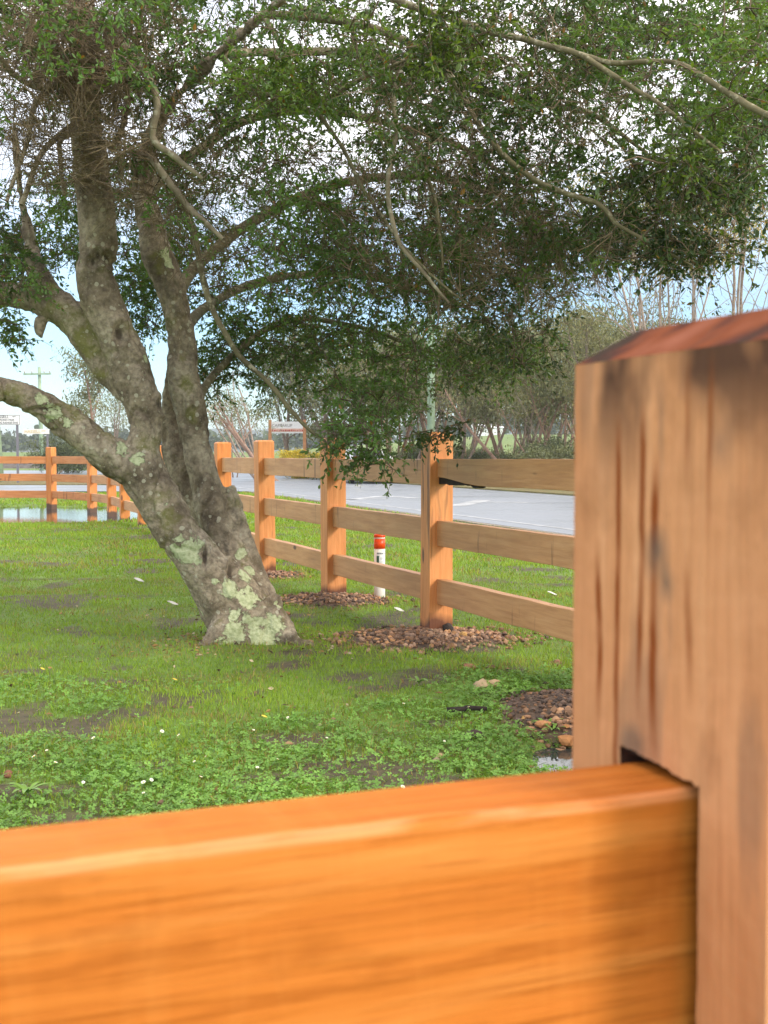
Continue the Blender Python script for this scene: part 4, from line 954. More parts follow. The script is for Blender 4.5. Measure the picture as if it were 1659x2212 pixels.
stones('soil_crumbs', 'dark crumbly soil heap beside the near post', heap(3, 1100, 0.004, 0.014), SCL)
OC = [(0.40, 0.185, 0.07), (0.36, 0.20, 0.11), (0.30, 0.17, 0.10), (0.42, 0.24, 0.13)]
stones('gravel', 'orange stones along the front of the soil heap', [(0.95 + rng.normal(0, 0.16), 5.33 + rng.normal(0, 0.13), rng.uniform(0.010, 0.026)) for _ in range(130)], OC)
def rock(name, label, px, py, r, sc, colr, cat='rock', seed=0, sink=0.3):
    g = gpt(px, py); z = float(gz(np.array([g[0]]), np.array([g[1]]))[0])
    V = ICV2 * (1 + (fbm(ICV2 * 1.6 + seed * 3.1, 3, seed) - 0.5)[:, None] * 0.9) * np.array(sc) * r
    c = np.array(colr) * (0.75 + 0.5 * fbm(ICV2 * 4 + seed, 3, seed + 2))[:, None]
    o = obj(name, mesh_np(name, V, [ICF2], False, c), M['stone'], None, (g[0], g[1], z + r * sc[2] * (1 - sink))); o.rotation_euler = (0, 0, seed * 1.3)
    return tag(o, label, cat)
rock('rock', 'flat pale beige rock half sunk in the grass before the soil heap', 1040, 1487, 0.055, (1.3, 0.8, 0.5), (0.42, 0.31, 0.19), seed=1)
rock('rock', 'smaller beige rock touching the flat pale rock', 1068, 1485, 0.040, (1.2, 0.8, 0.6), (0.42, 0.29, 0.17), seed=2)
rock('rock', 'single brown rock on the grass above the soil heap', 1203, 1438, 0.030, (1.0, 0.9, 0.8), (0.24, 0.13, 0.075), seed=3)
rock('rock', 'flat reddish stone in the grass below the nearest gravel heap', 1013, 1448, 0.045, (1.3, 0.8, 0.4), (0.36, 0.17, 0.10), seed=4)
rock('rock', 'dark reddish stone right of the flat reddish stone', 1062, 1448, 0.030, (1.2, 0.8, 0.5), (0.17, 0.085, 0.06), seed=5)
rock('rock', 'large orange rock at the edge of the small puddle', 1222, 1603, 0.038, (1.1, 0.9, 0.75), (0.42, 0.19, 0.07), seed=6)
rock('rock', 'angular orange rock between weeds on the soil heap front', 1175, 1585, 0.030, (1.2, 0.9, 0.7), (0.44, 0.21, 0.09), seed=7)
rock('rock', 'orange pebble alone on the clover near the dark clod', 950, 1640, 0.018, (1.2, 0.9, 0.7), (0.42, 0.27, 0.16), seed=8)
rock('rock', 'brownish stone at the left edge of the lawn clover', 17, 1682, 0.022, (1.1, 0.9, 0.7), (0.23, 0.10, 0.06), seed=9)
rock('soil_clod', 'dark round soil clod on the clover beside the soil heap', 1024, 1595, 0.045, (1.1, 0.9, 0.45), (0.055, 0.036, 0.028), 'clod', 10)
rock('rock', 'reddish stone between the tree and the middle gravel heap', 620, 1326, 0.035, (1.3, 0.8, 0.4), (0.34, 0.16, 0.09), seed=11)
rock('rock', 'small tan stone near the buttress root', 668, 1392, 0.028, (1.1, 0.9, 0.5), (0.36, 0.22, 0.13), seed=12)
rock('rock', 'black lump of bark against the nearest standing post foot', 968, 1372, 0.045, (1.1, 0.8, 0.8), (0.035, 0.025, 0.02), seed=13)
rock('rock', 'yellowish rock on top of the nearest gravel heap', 1000, 1385, 0.032, (1.0, 0.8, 0.7), (0.46, 0.26, 0.09), seed=14)
# stick
st = MB(); a, b = gpt(965, 1534, 0.03), gpt(1052, 1531, 0.035); mid = (a + b) / 2 + np.array([0, 0.01, 0.006])
st.tube([a, a * .6 + b * .4, mid, b], [0.014, 0.015, 0.013, 0.010], 8); tag(obj('stick', st.mesh('stick', True), M['bark_black']), 'short black stick lying in the clover before the soil heap', 'stick')
# fallen leaves: curled pale scraps
M['scrap'] = flat('pale_leaf', (0.62, 0.60, 0.55), 0.6, 0, 0.1, 20); M['yleaf'] = flat('yellow_leaf', (0.62, 0.48, 0.06), 0.6, 0, 0.2, 20)
def scrap(px, py, s, label, mat):
    g = gpt(px, py, 0.045); b = MB(); V = []
    for i in range(7):
        t = i / 6; w = math.sin(math.pi * (0.08 + 0.84 * t)) * 0.26 * s
        for sgn in (-1, 0, 1): V.append(((t - 0.5) * s, sgn * w, 0.10 * s * abs(sgn) + 0.12 * s * math.cos(t * 3)))
    F = [(i * 3 + j, i * 3 + j + 1, i * 3 + 4 + j, i * 3 + 3 + j) for i in range(6) for j in range(2)]
    b.add(V, F); o = obj('fallen_leaf', b.mesh('fallen_leaf', True), mat, None, tuple(g)); o.rotation_euler = (0.3, 0.1, random.uniform(-0.4, 0.4)); tag(o, label, 'leaf')
scrap(300, 1254, 0.10, 'large curled white scrap on the grass left of the trunk', M['scrap'])
scrap(373, 1304, 0.09, 'pale curled leaf on the shaded grass near the trunk', M['scrap'])
scrap(1193, 1283, 0.09, 'white scrap on the grass behind the lowest rail', M['scrap'])
scrap(862, 1318, 0.08, 'pale leaf at the end of the middle gravel heap', M['scrap'])
scrap(571, 1548, 0.028, 'yellow fallen leaf in the middle of the lawn', M['yleaf'])
scrap(378, 1468, 0.028, 'yellow-green leaf lying on the open lawn', M['yleaf'])
scrap(92, 1445, 0.028, 'yellow leaf on the far left lawn', M['yleaf'])
def litter():
    n1, n2 = 420, 520
    a = rng.uniform(0, 6.28, n1); r = np.abs(rng.normal(0.42, 0.20, n1)); X = np.concatenate([-0.82 + np.cos(a) * r * 1.25, rng.uniform(-2.6, 2.0, n2)]); Y = np.concatenate([7.9 + np.sin(a) * r * 0.9, rng.uniform(4, 11, n2)])
    P = np.stack([X, Y, gz(X, Y) + rng.uniform(0.004, 0.028, len(X))], 1); D = rng.normal(0, 1, (len(X), 3)); D[:, 2] *= 0.25; D /= np.linalg.norm(D, axis=1)[:, None]
    pal = np.array([(0.20, 0.11, 0.05), (0.30, 0.19, 0.10), (0.12, 0.075, 0.045), (0.42, 0.34, 0.22), (0.34, 0.20, 0.07)]); C = pal[rng.integers(0, 5, len(X))] * rng.uniform(0.7, 1.2, (len(X), 1))
    tag(obj('leaf_litter', leaf_mesh('leaf_litter', P, D, rng.uniform(0.018, 0.045, len(X)), C, 0.5, 0.12, 1.0), M['stone']), 'small brown fallen leaves strewn round the trunk foot and over the lawn', 'leaf litter', kind='stuff')
litter()
# weeds on the soil heap
def weed(px, py, s, n, label):
    g = gpt(px, py, 0.03); e = empty('weed', tuple(g)); tag(e, label, 'plant')
    for k in range(n):
        a = k * 6.28 / n + random.uniform(-.3, .3); L = s * random.uniform(0.7, 1.2); w = L * 0.22; d = np.array([math.cos(a), math.sin(a), 0]); q = np.array([-math.sin(a), math.cos(a), 0]); V = []
        for i in range(6):
            t = i / 5; c = d * L * t + np.array([0, 0, L * (0.9 * t - 0.65 * t * t)]); ww = w * math.sin(math.pi * (0.1 + 0.85 * t)) * 0.5
            V += [c - q * ww, c + np.array([0, 0, -ww * .4]), c + q * ww]
        F = [(i * 3 + j, i * 3 + j + 1, i * 3 + 4 + j, i * 3 + 3 + j) for i in range(5) for j in range(2)]
        b = MB(); b.add(V, F); obj('leaf', b.mesh('leaf', True), M['weedleaf'], e)
M['weedleaf'] = flat('weed_leaf', (0.15, 0.27, 0.04), 0.45, 0, 0.25, 12)
weed(1178, 1568, 0.10, 7, 'bright green rosette weed growing on the soil heap')
weed(1195, 1578, 0.06, 6, 'small green weed beside the angular orange rock')
weed(1098, 1500, 0.07, 6, 'green weed at the back edge of the soil heap')
weed(905, 1475, 0.08, 7, 'broad-leaved weed in the lawn below the nearest gravel heap')
weed(985, 1385, 0.05, 0, '') if False else None
weed(60, 1712, 0.09, 9, 'tufted weed at the lower left of the lawn')

# ------------------------------------------------------------------ marker post
M['pvc'] = flat('white_pipe', (0.78, 0.75, 0.70), 0.4, 0, 0.05); M['orange'] = flat('orange_band', (0.85, 0.075, 0.008), 0.35, 0, 0.05)
M['label_white'] = flat('label_paper', (0.80, 0.81, 0.82), 0.4, 0, 0.03); M['label_green'] = flat('label_green', (0.03, 0.10, 0.07), 0.4, 0, 0.1); M['ink'] = flat('grey_ink', (0.16, 0.17, 0.19), 0.6)
g = gpt(820, 1291); mp = empty('marker_post', (g[0], g[1], 0)); tag(mp, 'short white pipe marker with bright orange cap band behind the lowest rail', 'marker post')
R0 = 0.0485
b = MB(); b.tube([(0, 0, -0.3), (0, 0, 0.432)], [R0, R0], 28); obj('pipe', b.mesh('pipe', True), M['pvc'], mp)
b = MB(); b.tube([(0, 0, 0.432), (0, 0, 0.520)], [R0 + .0012] * 2, 28); obj('orange_band', b.mesh('orange_band', True), M['orange'], mp)
b = MB(); b.tube([(0, 0, 0.520), (0, 0, 0.532)], [R0 + .0006] * 2, 28); obj('white_ring', b.mesh('white_ring', True), M['pvc'], mp)
b = MB(); b.tube([(0, 0, 0.532), (0, 0, 0.552), (0, 0, 0.560), (0, 0, 0.563)], [R0 + .0024, R0 + .0024, R0 - .004, R0 - .02], 28); obj('cap', b.mesh('cap', True), M['orange'], mp)
def arc(a0, a1, z0, z1, r, n=8):
    V = []; 
    for i in range(n + 1):
        a = a0 + (a1 - a0) * i / n; V += [(r * math.sin(a), -r * math.cos(a), z0), (r * math.sin(a), -r * math.cos(a), z1)]
    return V, [(2 * i, 2 * i + 2, 2 * i + 3, 2 * i + 1) for i in range(n)]
b = MB(); b.add(*arc(-0.55, 1.15, 0.255, 0.405, R0 + .001)); lb = obj('label_sheet', b.mesh('label_sheet', True), M['label_white'], mp)
b = MB(); b.add(*arc(-0.55, -0.08, 0.262, 0.372, R0 + .002)); obj('green_panel', b.mesh('green_panel', True), M['label_green'], lb)
b = MB()
for k, (a0, a1, z) in enumerate([(-0.48, -0.1, 0.388), (-0.04, 0.25, 0.388), (0.32, 0.62, 0.388), (0.85, 0.98, 0.386), (0.1, 0.6, 0.352), (0.1, 0.45, 0.337), (0.05, 0.7, 0.318), (0.1, 0.6, 0.290), (0.3, 0.8, 0.276)]):
    b.add(*arc(a0, a1, z - .0022, z + (.010 if z > .38 else .0022), R0 + .002, 4))
obj('print', b.mesh('print', True), M['ink'], lb)

# ------------------------------------------------------------------ eucalypts and scrub beyond the road
def euc_data(seed, H, stems=1, spread=0.25, lean=(0, 0), r0=0.13, bare=0.5, nb=7, leafn=16, clump=0.34, leafs=0.17, cols=((0.115, 0.125, 0.055), (0.16, 0.155, 0.06)), tw=3, wig=0.05, fan=0.0, fork=0.0, leafmin=0.0):
    """returns (list of tubes, leaf P, D, S, C); base at the origin"""
    r = np.random.default_rng(seed); tubes, LPs = [], []
    def path(p, d, L, m, w, up):
        P = [p]; d = np.array(d, float); d /= np.linalg.norm(d)
        for i in range(m):
            d = d + r.normal(0, w, 3) + np.array([0, 0, up]); d /= np.linalg.norm(d); P.append(P[-1] + d * L / m)
        return np.array(P), d
    for s in range(stems):
        a = r.uniform(0, 6.28) if stems > 1 else 0; sp = spread * r.uniform(0.4, 1.3) if stems > 1 else 0
        d = np.array([math.cos(a) * sp + lean[0], math.sin(a) * sp + lean[1], 1.0]); L = H * r.uniform(0.72, 0.95); rr = r0 * r.uniform(0.6, 1.1)
        P, _ = path(np.array([math.cos(a), math.sin(a), 0]) * 0.12 * (stems > 1) + np.array([0, 0, -0.2]), d, L, 12, wig, 0.02 + fan)
        tubes.append((P, np.linspace(rr, rr * 0.28, len(P)) * (1 + 0.5 * (np.arange(len(P)) == 0))))
        for b in range(nb):
            t = bare + (1 - bare) * (b + r.uniform(0, 1)) / nb; i = min(len(P) - 2, int(t * (len(P) - 1))); f = t * (len(P) - 1) - i; q = P[i] * (1 - f) + P[i + 1] * f
            td = P[i + 1] - P[i]; td /= np.linalg.norm(td); dd = td * (0.9 + fork) + r.normal(0, 0.55, 3); dd[2] = abs(dd[2]) * 0.7 + 0.15
            Lb = H * (0.14 + (0.22 + 0.35 * fork) * (1 - t)) * r.uniform(0.7, 1.3); Q, _ = path(q, dd, Lb, 5, 0.14, 0.04); rb = rr * 0.35 * (1.15 - t * 0.7)
            tubes.append((Q, np.linspace(rb, rb * 0.35, len(Q))))
            for k in range(tw):
                j = r.integers(2, len(Q)); Q2, _ = path(Q[j], (Q[j] - Q[j - 1]) / np.linalg.norm(Q[j] - Q[j - 1]) + r.normal(0, 0.6, 3), Lb * 0.45, 3, 0.2, 0.03)
                tubes.append((Q2, np.linspace(rb * 0.3, rb * 0.12, len(Q2)))); LPs += [Q2[-1], Q2[-2] * 0.5 + Q2[-1] * 0.5]
            LPs.append(Q[-1])
    LPs = [q for q in LPs if q[2] > leafmin * H]
    C = np.array(LPs) if LPs else np.zeros((0, 3)); n = leafn
    lp = np.repeat(C, n, 0) + r.normal(0, clump, (len(C) * n, 3)) * np.array([1, 1, 0.62]); m = len(lp)
    ld = r.normal(0, 0.7, (m, 3)); ld[:, 2] -= 0.7; ld /= np.linalg.norm(ld, axis=1)[:, None] + 1e-9
    tone = np.repeat(r.uniform(0.6, 1.35, (len(C), 1)), n, 0) * r.uniform(0.75, 1.25, (m, 1)); f = np.repeat(r.uniform(0, 1, (len(C), 1)), n, 0)
    lc = (np.array(cols[0]) * (1 - f) + np.array(cols[1]) * f) * tone
    return tubes, lp, ld, r.uniform(0.6, 1.3, m) * leafs, lc
_ec = {}
def euc(name, px, Y, label, cat='tree', group=None, proto=None, scale=1.0, rz=None, bark='euc_dark', x=None, **k):
    key = repr(sorted(k.items())) + bark
    if key not in _ec:
        tb, lp, ld, ls, lc = euc_data(**k)
        V, F = tubes_mesh(tb, 6); tm = mesh_np('trunk', V, [F], True); tm.materials.append(M[bark])
        lm = None
        if len(lp): lm = leaf_mesh('crown', lp, ld, ls, lc, 0.30, 0.05, 0.2); lm.materials.append(M['euc_leaf'])
        _ec[key] = (tm, lm)
    tm, lm = _ec[key]; X = (px - CX) / FPX * Y if x is None else x
    e = empty(name, (X, Y, float(gz(np.array([X]), np.array([Y]))[0])), 0.0 if rz is None else rz); e.scale = (scale,) * 3
    tag(e, label, cat, group); obj('trunk', tm, None, e)
    if lm: obj('crown', lm, None, e)
    return e
OL = ((0.155, 0.17, 0.09), (0.235, 0.22, 0.105)); GR = ((0.15, 0.175, 0.09), (0.22, 0.225, 0.12)); YL = ((0.25, 0.235, 0.085), (0.36, 0.29, 0.11)); DK = ((0.085, 0.11, 0.055), (0.14, 0.16, 0.075))
# tall tree left of the trunk gap, and its neighbours
euc('eucalyptus_tree', 196, 70, 'tall loose-crowned eucalypt with reddish trunk seen between the two left limbs', seed=11, H=8.6, stems=1, r0=0.14, bare=0.38, nb=11, leafn=30, clump=0.34, leafs=0.22, cols=GR, tw=4, bark='euc_pink')
euc('eucalyptus_tree', 243, 76, 'slim multi-stemmed eucalypt just behind the tall reddish-trunked one', seed=12, H=6.4, stems=4, spread=0.3, r0=0.08, bare=0.5, nb=6, leafn=16, clump=0.34, leafs=0.17, cols=GR)
euc('shrub', 118, 78, 'dark bushy shrub beside the power pole', 'shrub', seed=13, H=2.6, stems=5, spread=0.7, r0=0.05, bare=0.15, nb=6, leafn=26, clump=0.30, leafs=0.16, cols=DK)
euc('shrub', 155, 82, 'low dark shrub behind the far left fence post', 'shrub', seed=14, H=2.2, stems=5, spread=0.8, r0=0.05, bare=0.1, nb=6, leafn=26, clump=0.32, leafs=0.16, cols=DK)
euc('shrub', 225, 92, 'grey-green low scrub under the slim eucalypt', 'shrub', seed=13, H=2.6, stems=5, spread=0.7, r0=0.05, bare=0.15, nb=6, leafn=26, clump=0.30, leafs=0.16, cols=DK, scale=1.05, rz=2.0)
# bare leaning stems right of the trunk
euc('leaning_tree', 566, 60, 'leaning nearly bare tree fanning grey stems over the fence behind the trunk', seed=21, H=6.6, stems=6, spread=0.22, lean=(-0.62, 0.0), r0=0.085, bare=0.5, nb=5, leafn=3, clump=0.3, leafs=0.15, cols=GR, bark='euc_pale', fan=0.012)
euc('leaning_tree', 600, 57, 'thick pinkish trunk leaning far over to the bare stems', seed=22, H=6.6, stems=2, spread=0.2, lean=(-1.25, 0.1), r0=0.13, bare=0.45, nb=6, leafn=8, clump=0.35, leafs=0.16, cols=GR, bark='euc_pink', fan=0.03)
euc('eucalyptus_tree', 506, 66, 'thin dark-leaved sapling at the bare stems near the hazy hill', seed=23, H=5.2, stems=3, spread=0.25, r0=0.06, bare=0.45, nb=6, leafn=10, clump=0.3, leafs=0.15, cols=GR)
euc('eucalyptus_tree', 628, 75, 'grey-barked eucalypt rising directly behind the white board sign', seed=24, H=9.5, stems=3, spread=0.25, r0=0.14, bare=0.3, nb=10, leafn=24, clump=0.42, leafs=0.25, cols=DK)
euc('eucalyptus_tree', 690, 68, 'dark spreading eucalypt with crossing limbs above the yellow bush', seed=25, H=8.8, stems=4, spread=0.45, r0=0.15, bare=0.25, nb=8, leafn=22, clump=0.40, leafs=0.25, cols=GR)
euc('eucalyptus_tree', 742, 74, 'broad eucalypt between the spreading one and the car', seed=26, H=9.0, stems=3, spread=0.4, r0=0.15, bare=0.25, nb=10, leafn=24, clump=0.45, leafs=0.25, cols=OL)
# the wood right of the sign: trunks one can tell apart, in a dense row
WOOD = [(800, 66, 31, 0.95), (852, 72, 32, 1.05), (890, 63, 33, 1.0), (948, 70, 31, 1.1), (985, 64, 34, 1.0), (1018, 78, 32, 1.05), (1052, 84, 33, 1.1), (1088, 72, 34, 0.9), (1120, 66, 31, 1.05), (1152, 60, 33, 1.0), (1185, 70, 34, 1.15), (1218, 58, 32, 1.0), (1255, 66, 31, 1.1), (1300, 60, 34, 1.05), (1345, 64, 33, 1.0), (968, 92, 33, 1.35), (1004, 96, 31, 1.4), (1100, 94, 34, 1.5), (1135, 100, 33, 1.45), (1168, 90, 32, 1.4), (1205, 96, 31, 1.5), (1240, 88, 33, 1.35), (1285, 80, 32, 1.35), (1330, 84, 31, 1.3), (905, 90, 32, 1.4), (838, 88, 34, 1.4)]
for k, (px, Y, sd, sc) in enumerate(WOOD):
    p = {31: dict(seed=31, H=8.2, stems=3, spread=0.32, r0=0.11, bare=0.46, nb=9, leafn=20, clump=0.46, leafs=0.25, cols=OL),
         32: dict(seed=32, H=7.6, stems=4, spread=0.36, r0=0.10, bare=0.48, nb=8, leafn=20, clump=0.44, leafs=0.25, cols=GR),
         33: dict(seed=33, H=8.8, stems=2, spread=0.28, r0=0.12, bare=0.42, nb=11, leafn=20, clump=0.46, leafs=0.25, cols=OL),
         34: dict(seed=34, H=7.2, stems=3, spread=0.45, r0=0.10, bare=0.42, nb=9, leafn=20, clump=0.46, leafs=0.25, cols=GR)}[sd]
    euc('eucalyptus_tree', px, Y, 'olive-green eucalypt standing in the dense wood across the road', group='eucalypts in the wood across the road', scale=sc, rz=k * 1.7, bark=('euc_dark', 'euc_pink')[k % 2], **p)
# fallen-looking leaning trunks in front of the wood
euc('leaning_tree', 1126, 56, 'pinkish trunk leaning left in front of the wood, its foot near the near post', seed=41, H=6.2, stems=1, lean=(-0.95, 0), r0=0.12, bare=0.55, nb=6, leafn=10, clump=0.35, leafs=0.16, cols=OL, bark='euc_pink', fan=0.02)
euc('leaning_tree', 1192, 55, 'thin reddish trunk leaning left beside the near post', seed=42, H=5.6, stems=1, lean=(-0.9, 0), r0=0.09, bare=0.55, nb=6, leafn=10, clump=0.35, leafs=0.16, cols=OL, bark='euc_pink', fan=0.03)
euc('leaning_tree', 1228, 54, 'pale forked trunk leaning left right at the near post edge', seed=43, H=5.4, stems=1, lean=(-0.7, 0), r0=0.08, bare=0.5, nb=6, leafn=10, clump=0.35, leafs=0.16, cols=OL, bark='euc_pale', fan=0.03)
# undergrowth
for k, (px, Y, sc) in enumerate([(705, 60, 0.7), (880, 55, 0.6), (985, 52, 0.62), (1130, 86, 1.5), (1195, 62, 1.2), (1010, 88, 1.3), (940, 64, 1.0), (870, 66, 1.1), (1010, 70, 0.9), (1035, 56, 0.42), (1075, 52, 0.46), (1100, 74, 1.0), (1112, 58, 0.8), (960, 76, 1.1), (1150, 50, 0.85), (1175, 80, 1.3), (1225, 76, 1.4), (1185, 48, 0.95), (1215, 50, 1.1), (1250, 49, 1.15), (1300, 50, 1.2), (1160, 56, 0.9), (760, 62, 0.8), (925, 58, 0.6)]):
    euc('shrub', px, Y, 'dense grey-green scrub bush at the foot of the wood across the road', 'shrub', 'scrub at the edge of the wood', seed=51 + k % 2, H=1.9, stems=6, spread=0.9, r0=0.03, bare=0.05, nb=6, leafn=34, clump=0.26, leafs=0.13, cols=(DK, GR)[k % 2], scale=sc, rz=k * 1.1)
# tall pale stems over the near post
PALE = [(1412, 46, 61, 1.0, 'pale slender tree over the near post, leftmost of the bare-stemmed row'), (1465, 44, 62, 1.0, 'thin forked pale tree, second of the bare-stemmed row over the near post'),
        (1535, 45, 63, 1.02, 'cluster of straight pale stems, third of the row over the near post'), (1585, 47, 64, 1.05, 'upright pale tree, fourth of the row over the near post'), (1632, 44, 65, 1.0, 'slanting pale tree at the picture edge above the near post')]
for px, Y, sd, sc, lb in PALE:
    euc('tall_eucalyptus', px, Y, lb, group='tall pale trees over the near post', seed=sd, H=12.0, stems=3, spread=0.20, lean=(0.05 if sd != 65 else 0.3, 0), r0=0.11, bare=0.30, nb=7, leafn=22, clump=0.55, leafs=0.20, cols=YL, tw=2, bark='euc_pale', wig=0.05, fork=0.7, leafmin=0.66, scale=sc)
euc('eucalyptus_tree', 1690, 40, 'bright green leafy tree at the right edge behind the near post', seed=66, H=6.0, stems=4, spread=0.4, r0=0.08, bare=0.2, nb=9, leafn=26, clump=0.4, leafs=0.15, cols=((0.10, 0.15, 0.05), (0.17, 0.21, 0.05)))
for k, (px, Y, sc) in enumerate([(1290, 52, 1.0), (1345, 50, 1.05), (1400, 53, 1.0), (1450, 52, 0.95), (1510, 52, 0.95), (1560, 54, 0.95)]):
    euc('eucalyptus_tree', px, Y, 'olive tree whose crown tops out behind the near post', group='trees hidden up to their crowns by the near post', seed=71, H=7.4, stems=4, spread=0.4, r0=0.08, bare=0.3, nb=8, leafn=18, clump=0.40, leafs=0.16, cols=OL, scale=sc, rz=k * 1.3)
# yellow flowering bush under the sign
euc('yellow_bush', 648, 63, 'round golden-yellow leaved bush under the white board sign', 'bush', seed=81, H=1.75, stems=9, spread=0.75, r0=0.025, bare=0.05, nb=6, leafn=40, clump=0.17, leafs=0.11, cols=((0.42, 0.34, 0.03), (0.55, 0.43, 0.04)))
# far-off tree line at the end of the paddocks
def treeline(name, label, y, x0, x1, n, h, seed):
    r = np.random.default_rng(seed); x = r.uniform(x0, x1, n); yy = y + r.uniform(-25, 25, n); P = []
    hh = h * (0.5 + 0.8 * fbm2(x, x * 0, 0.02, 3, seed)); m = 46
    X = np.repeat(x, m) + r.normal(0, 2.6, n * m); Yy = np.repeat(yy, m) + r.normal(0, 2.5, n * m); Z = np.repeat(gz(x, yy) + hh * 0.62, m) + r.normal(0, 1, n * m) * np.repeat(hh, m) * 0.22
    D = r.normal(0, 1, (n * m, 3)); D /= np.linalg.norm(D, axis=1)[:, None]
    C = np.array([[0.075, 0.095, 0.055]]) * np.repeat(r.uniform(0.6, 1.4, (n, 1)), m, 0) * r.uniform(0.7, 1.3, (n * m, 1))
    tag(obj(name, leaf_mesh(name, np.stack([X, Yy, Z], 1), D, r.uniform(1.0, 2.4, n * m), C, 0.75, 0.1, 0.2), M['euc_leaf']), label, 'trees', kind='stuff')
treeline('far_treeline', 'hazy far-off tree line on the horizon', 360, -190, 60, 200, 6.5, 5)
treeline('far_treeline', 'dim distant wood behind the paddock', 620, -330, 330, 260, 9.0, 6)

M['shed'] = flat('white_shed', (0.80, 0.81, 0.82), 0.5, 0, 0.03)
Ys_ = 300.0; xs0 = (1054 - CX) / FPX * Ys_; zs0 = float(gz(np.array([xs0]), np.array([Ys_]))[0])
shd = empty('farm_shed', (xs0, Ys_, zs0)); tag(shd, 'long white farm shed glimpsed through the trunks of the wood', 'shed')
b = MB(); b.box(-3.6, 3.6, 0, 7, -0.5, 1.9); obj('wall', b.mesh('wall'), M['shed'], shd)
b = MB(); b.add([(-3.9, -0.3, 1.9), (3.9, -0.3, 1.9), (3.9, 7.3, 1.9), (-3.9, 7.3, 1.9), (-3.9, 3.5, 2.9), (3.9, 3.5, 2.9)], [(0, 1, 5, 4), (2, 3, 4, 5), (1, 2, 5), (3, 0, 4), (0, 3, 2, 1)]); obj('roof', b.mesh('roof'), M['shed'], shd)

# ------------------------------------------------------------------ signs, poles, wires, guide post
M['sign_white'] = flat('sign_white', (0.78, 0.77, 0.76), 0.4, 0, 0.03); M['sign_ink'] = flat('sign_ink', (0.05, 0.05, 0.06), 0.5); M['sign_yellow'] = flat('sign_letter_tan', (0.55, 0.40, 0.14), 0.5)
M['sign_grey'] = flat('sign_grey', (0.22, 0.19, 0.17), 0.5); M['sign_red'] = flat('sign_red', (0.66, 0.42, 0.34), 0.5, 0, 0.1); M['sign_redink'] = flat('sign_redink', (0.42, 0.06, 0.04), 0.5); M['sign_post'] = flat('brown_sign_post', (0.50, 0.23, 0.10), 0.7)
M['steel'] = flat('painted_steel', (0.20, 0.19, 0.22), 0.5, 0.3); M['pole'] = flat('greenish_pole', (0.30, 0.40, 0.27), 0.8, 0, 0.25, 3); M['wire'] = flat('pale_wire', (0.62, 0.62, 0.62), 0.4, 0.3); M['insul'] = flat('insulator', (0.45, 0.42, 0.38), 0.3)
def text(parent, s, size, loc, mat, align='LEFT', name='lettering'):
    c = bpy.data.curves.new(name, 'FONT'); c.body = s; c.size = size; c.align_x = align; c.extrude = 0.004; c.resolution_u = 2
    o = bpy.data.objects.new(name, c); COL.objects.link(o); c.materials.append(mat); o.parent = parent; o.location = loc; o.rotation_euler = (math.radians(90), 0, 0)
    bpy.context.view_layer.update(); me = bpy.data.meshes.new_from_object(o.evaluated_get(bpy.context.evaluated_depsgraph_get()))
    m = bpy.data.objects.new(name, me); COL.objects.link(m); m.parent = parent; m.location = loc; m.rotation_euler = o.rotation_euler
    bpy.data.objects.remove(o); m.name = name
    return m
def boxpart(parent, name, x0, x1, y0, y1, z0, z1, mat, bev=0.0):
    b = MB(); b.box(x0, x1, y0, y1, z0, z1); return obj(name, b.mesh(name, False, bev), mat, parent)
# board sign with two timber posts
Y = 67.0; px2m = Y / FPX; zz = lambda py, Y: CAMH + (HOR - py) * Y / FPX
s1 = empty('board_sign', ((621 - CX) * px2m, Y, 0)); tag(s1, 'white name board with a reddish second line on two orange posts across the road', 'sign')
for sx in (-1, 1): boxpart(s1, 'post', sx * 0.96 - 0.085, sx * 0.96 + 0.085, -0.08, 0.08, -0.3, zz(907, Y), M['sign_post'], 0.01)
bd = boxpart(s1, 'board', -0.90, 0.90, -0.05, -0.01, zz(936, Y), zz(911, Y), M['sign_white'])
boxpart(bd, 'red_band', -0.88, 0.88, -0.062, -0.051, zz(933, Y), zz(926, Y), M['sign_red'])
text(bd, 'CAPPARUP', 0.235, (-0.86, -0.056, zz(922.5, Y)), M['sign_grey'])
b = MB(); xx = -0.84
while xx < 0.82:                       # second line, too small to read: short red strokes
    w = random.uniform(0.03, 0.085); zb_ = zz(932, Y); b.box(xx, xx + w, -0.068, -0.063, zb_, zb_ + random.uniform(0.06, 0.10)); xx += w + random.uniform(0.02, 0.06)
obj('print', b.mesh('print'), M['sign_redink'], bd)
# highway sign
Y = 52.0; s2 = empty('direction_sign', ((39 - CX) * Y / FPX, Y, 0)); tag(s2, 'white three-line direction sign on a dark post at the left edge', 'sign')
boxpart(s2, 'post', -0.045, 0.045, -0.04, 0.04, -0.3, zz(899, Y), M['steel']); boxpart(s2, 'post', -1.20, -1.11, -0.04, 0.04, -0.3, zz(899, Y), M['steel'])
bd = boxpart(s2, 'board', -1.36, 0.155, -0.085, -0.045, zz(918, Y), zz(896.5, Y), M['sign_white'])
def frame(parent, x0, x1, y, z0, z1, w, mat):
    b = MB(); b.box(x0, x1, y - .004, y, z0, z0 + w); b.box(x0, x1, y - .004, y, z1 - w, z1); b.box(x0, x0 + w, y - .004, y, z0 + w, z1 - w); b.box(x1 - w, x1, y - .004, y, z0 + w, z1 - w); return obj('border', b.mesh('border'), mat, parent)
frame(bd, -1.345, 0.14, -0.086, zz(917.3, Y), zz(897.2, Y), 0.014, M['sign_ink'])
text(bd, 'HASSELL', 0.165, (-0.96, -0.09, zz(903.5, Y)), M['sign_ink']); text(bd, 'HWY', 0.07, (-0.18, -0.09, zz(901.5, Y)), M['sign_ink'])
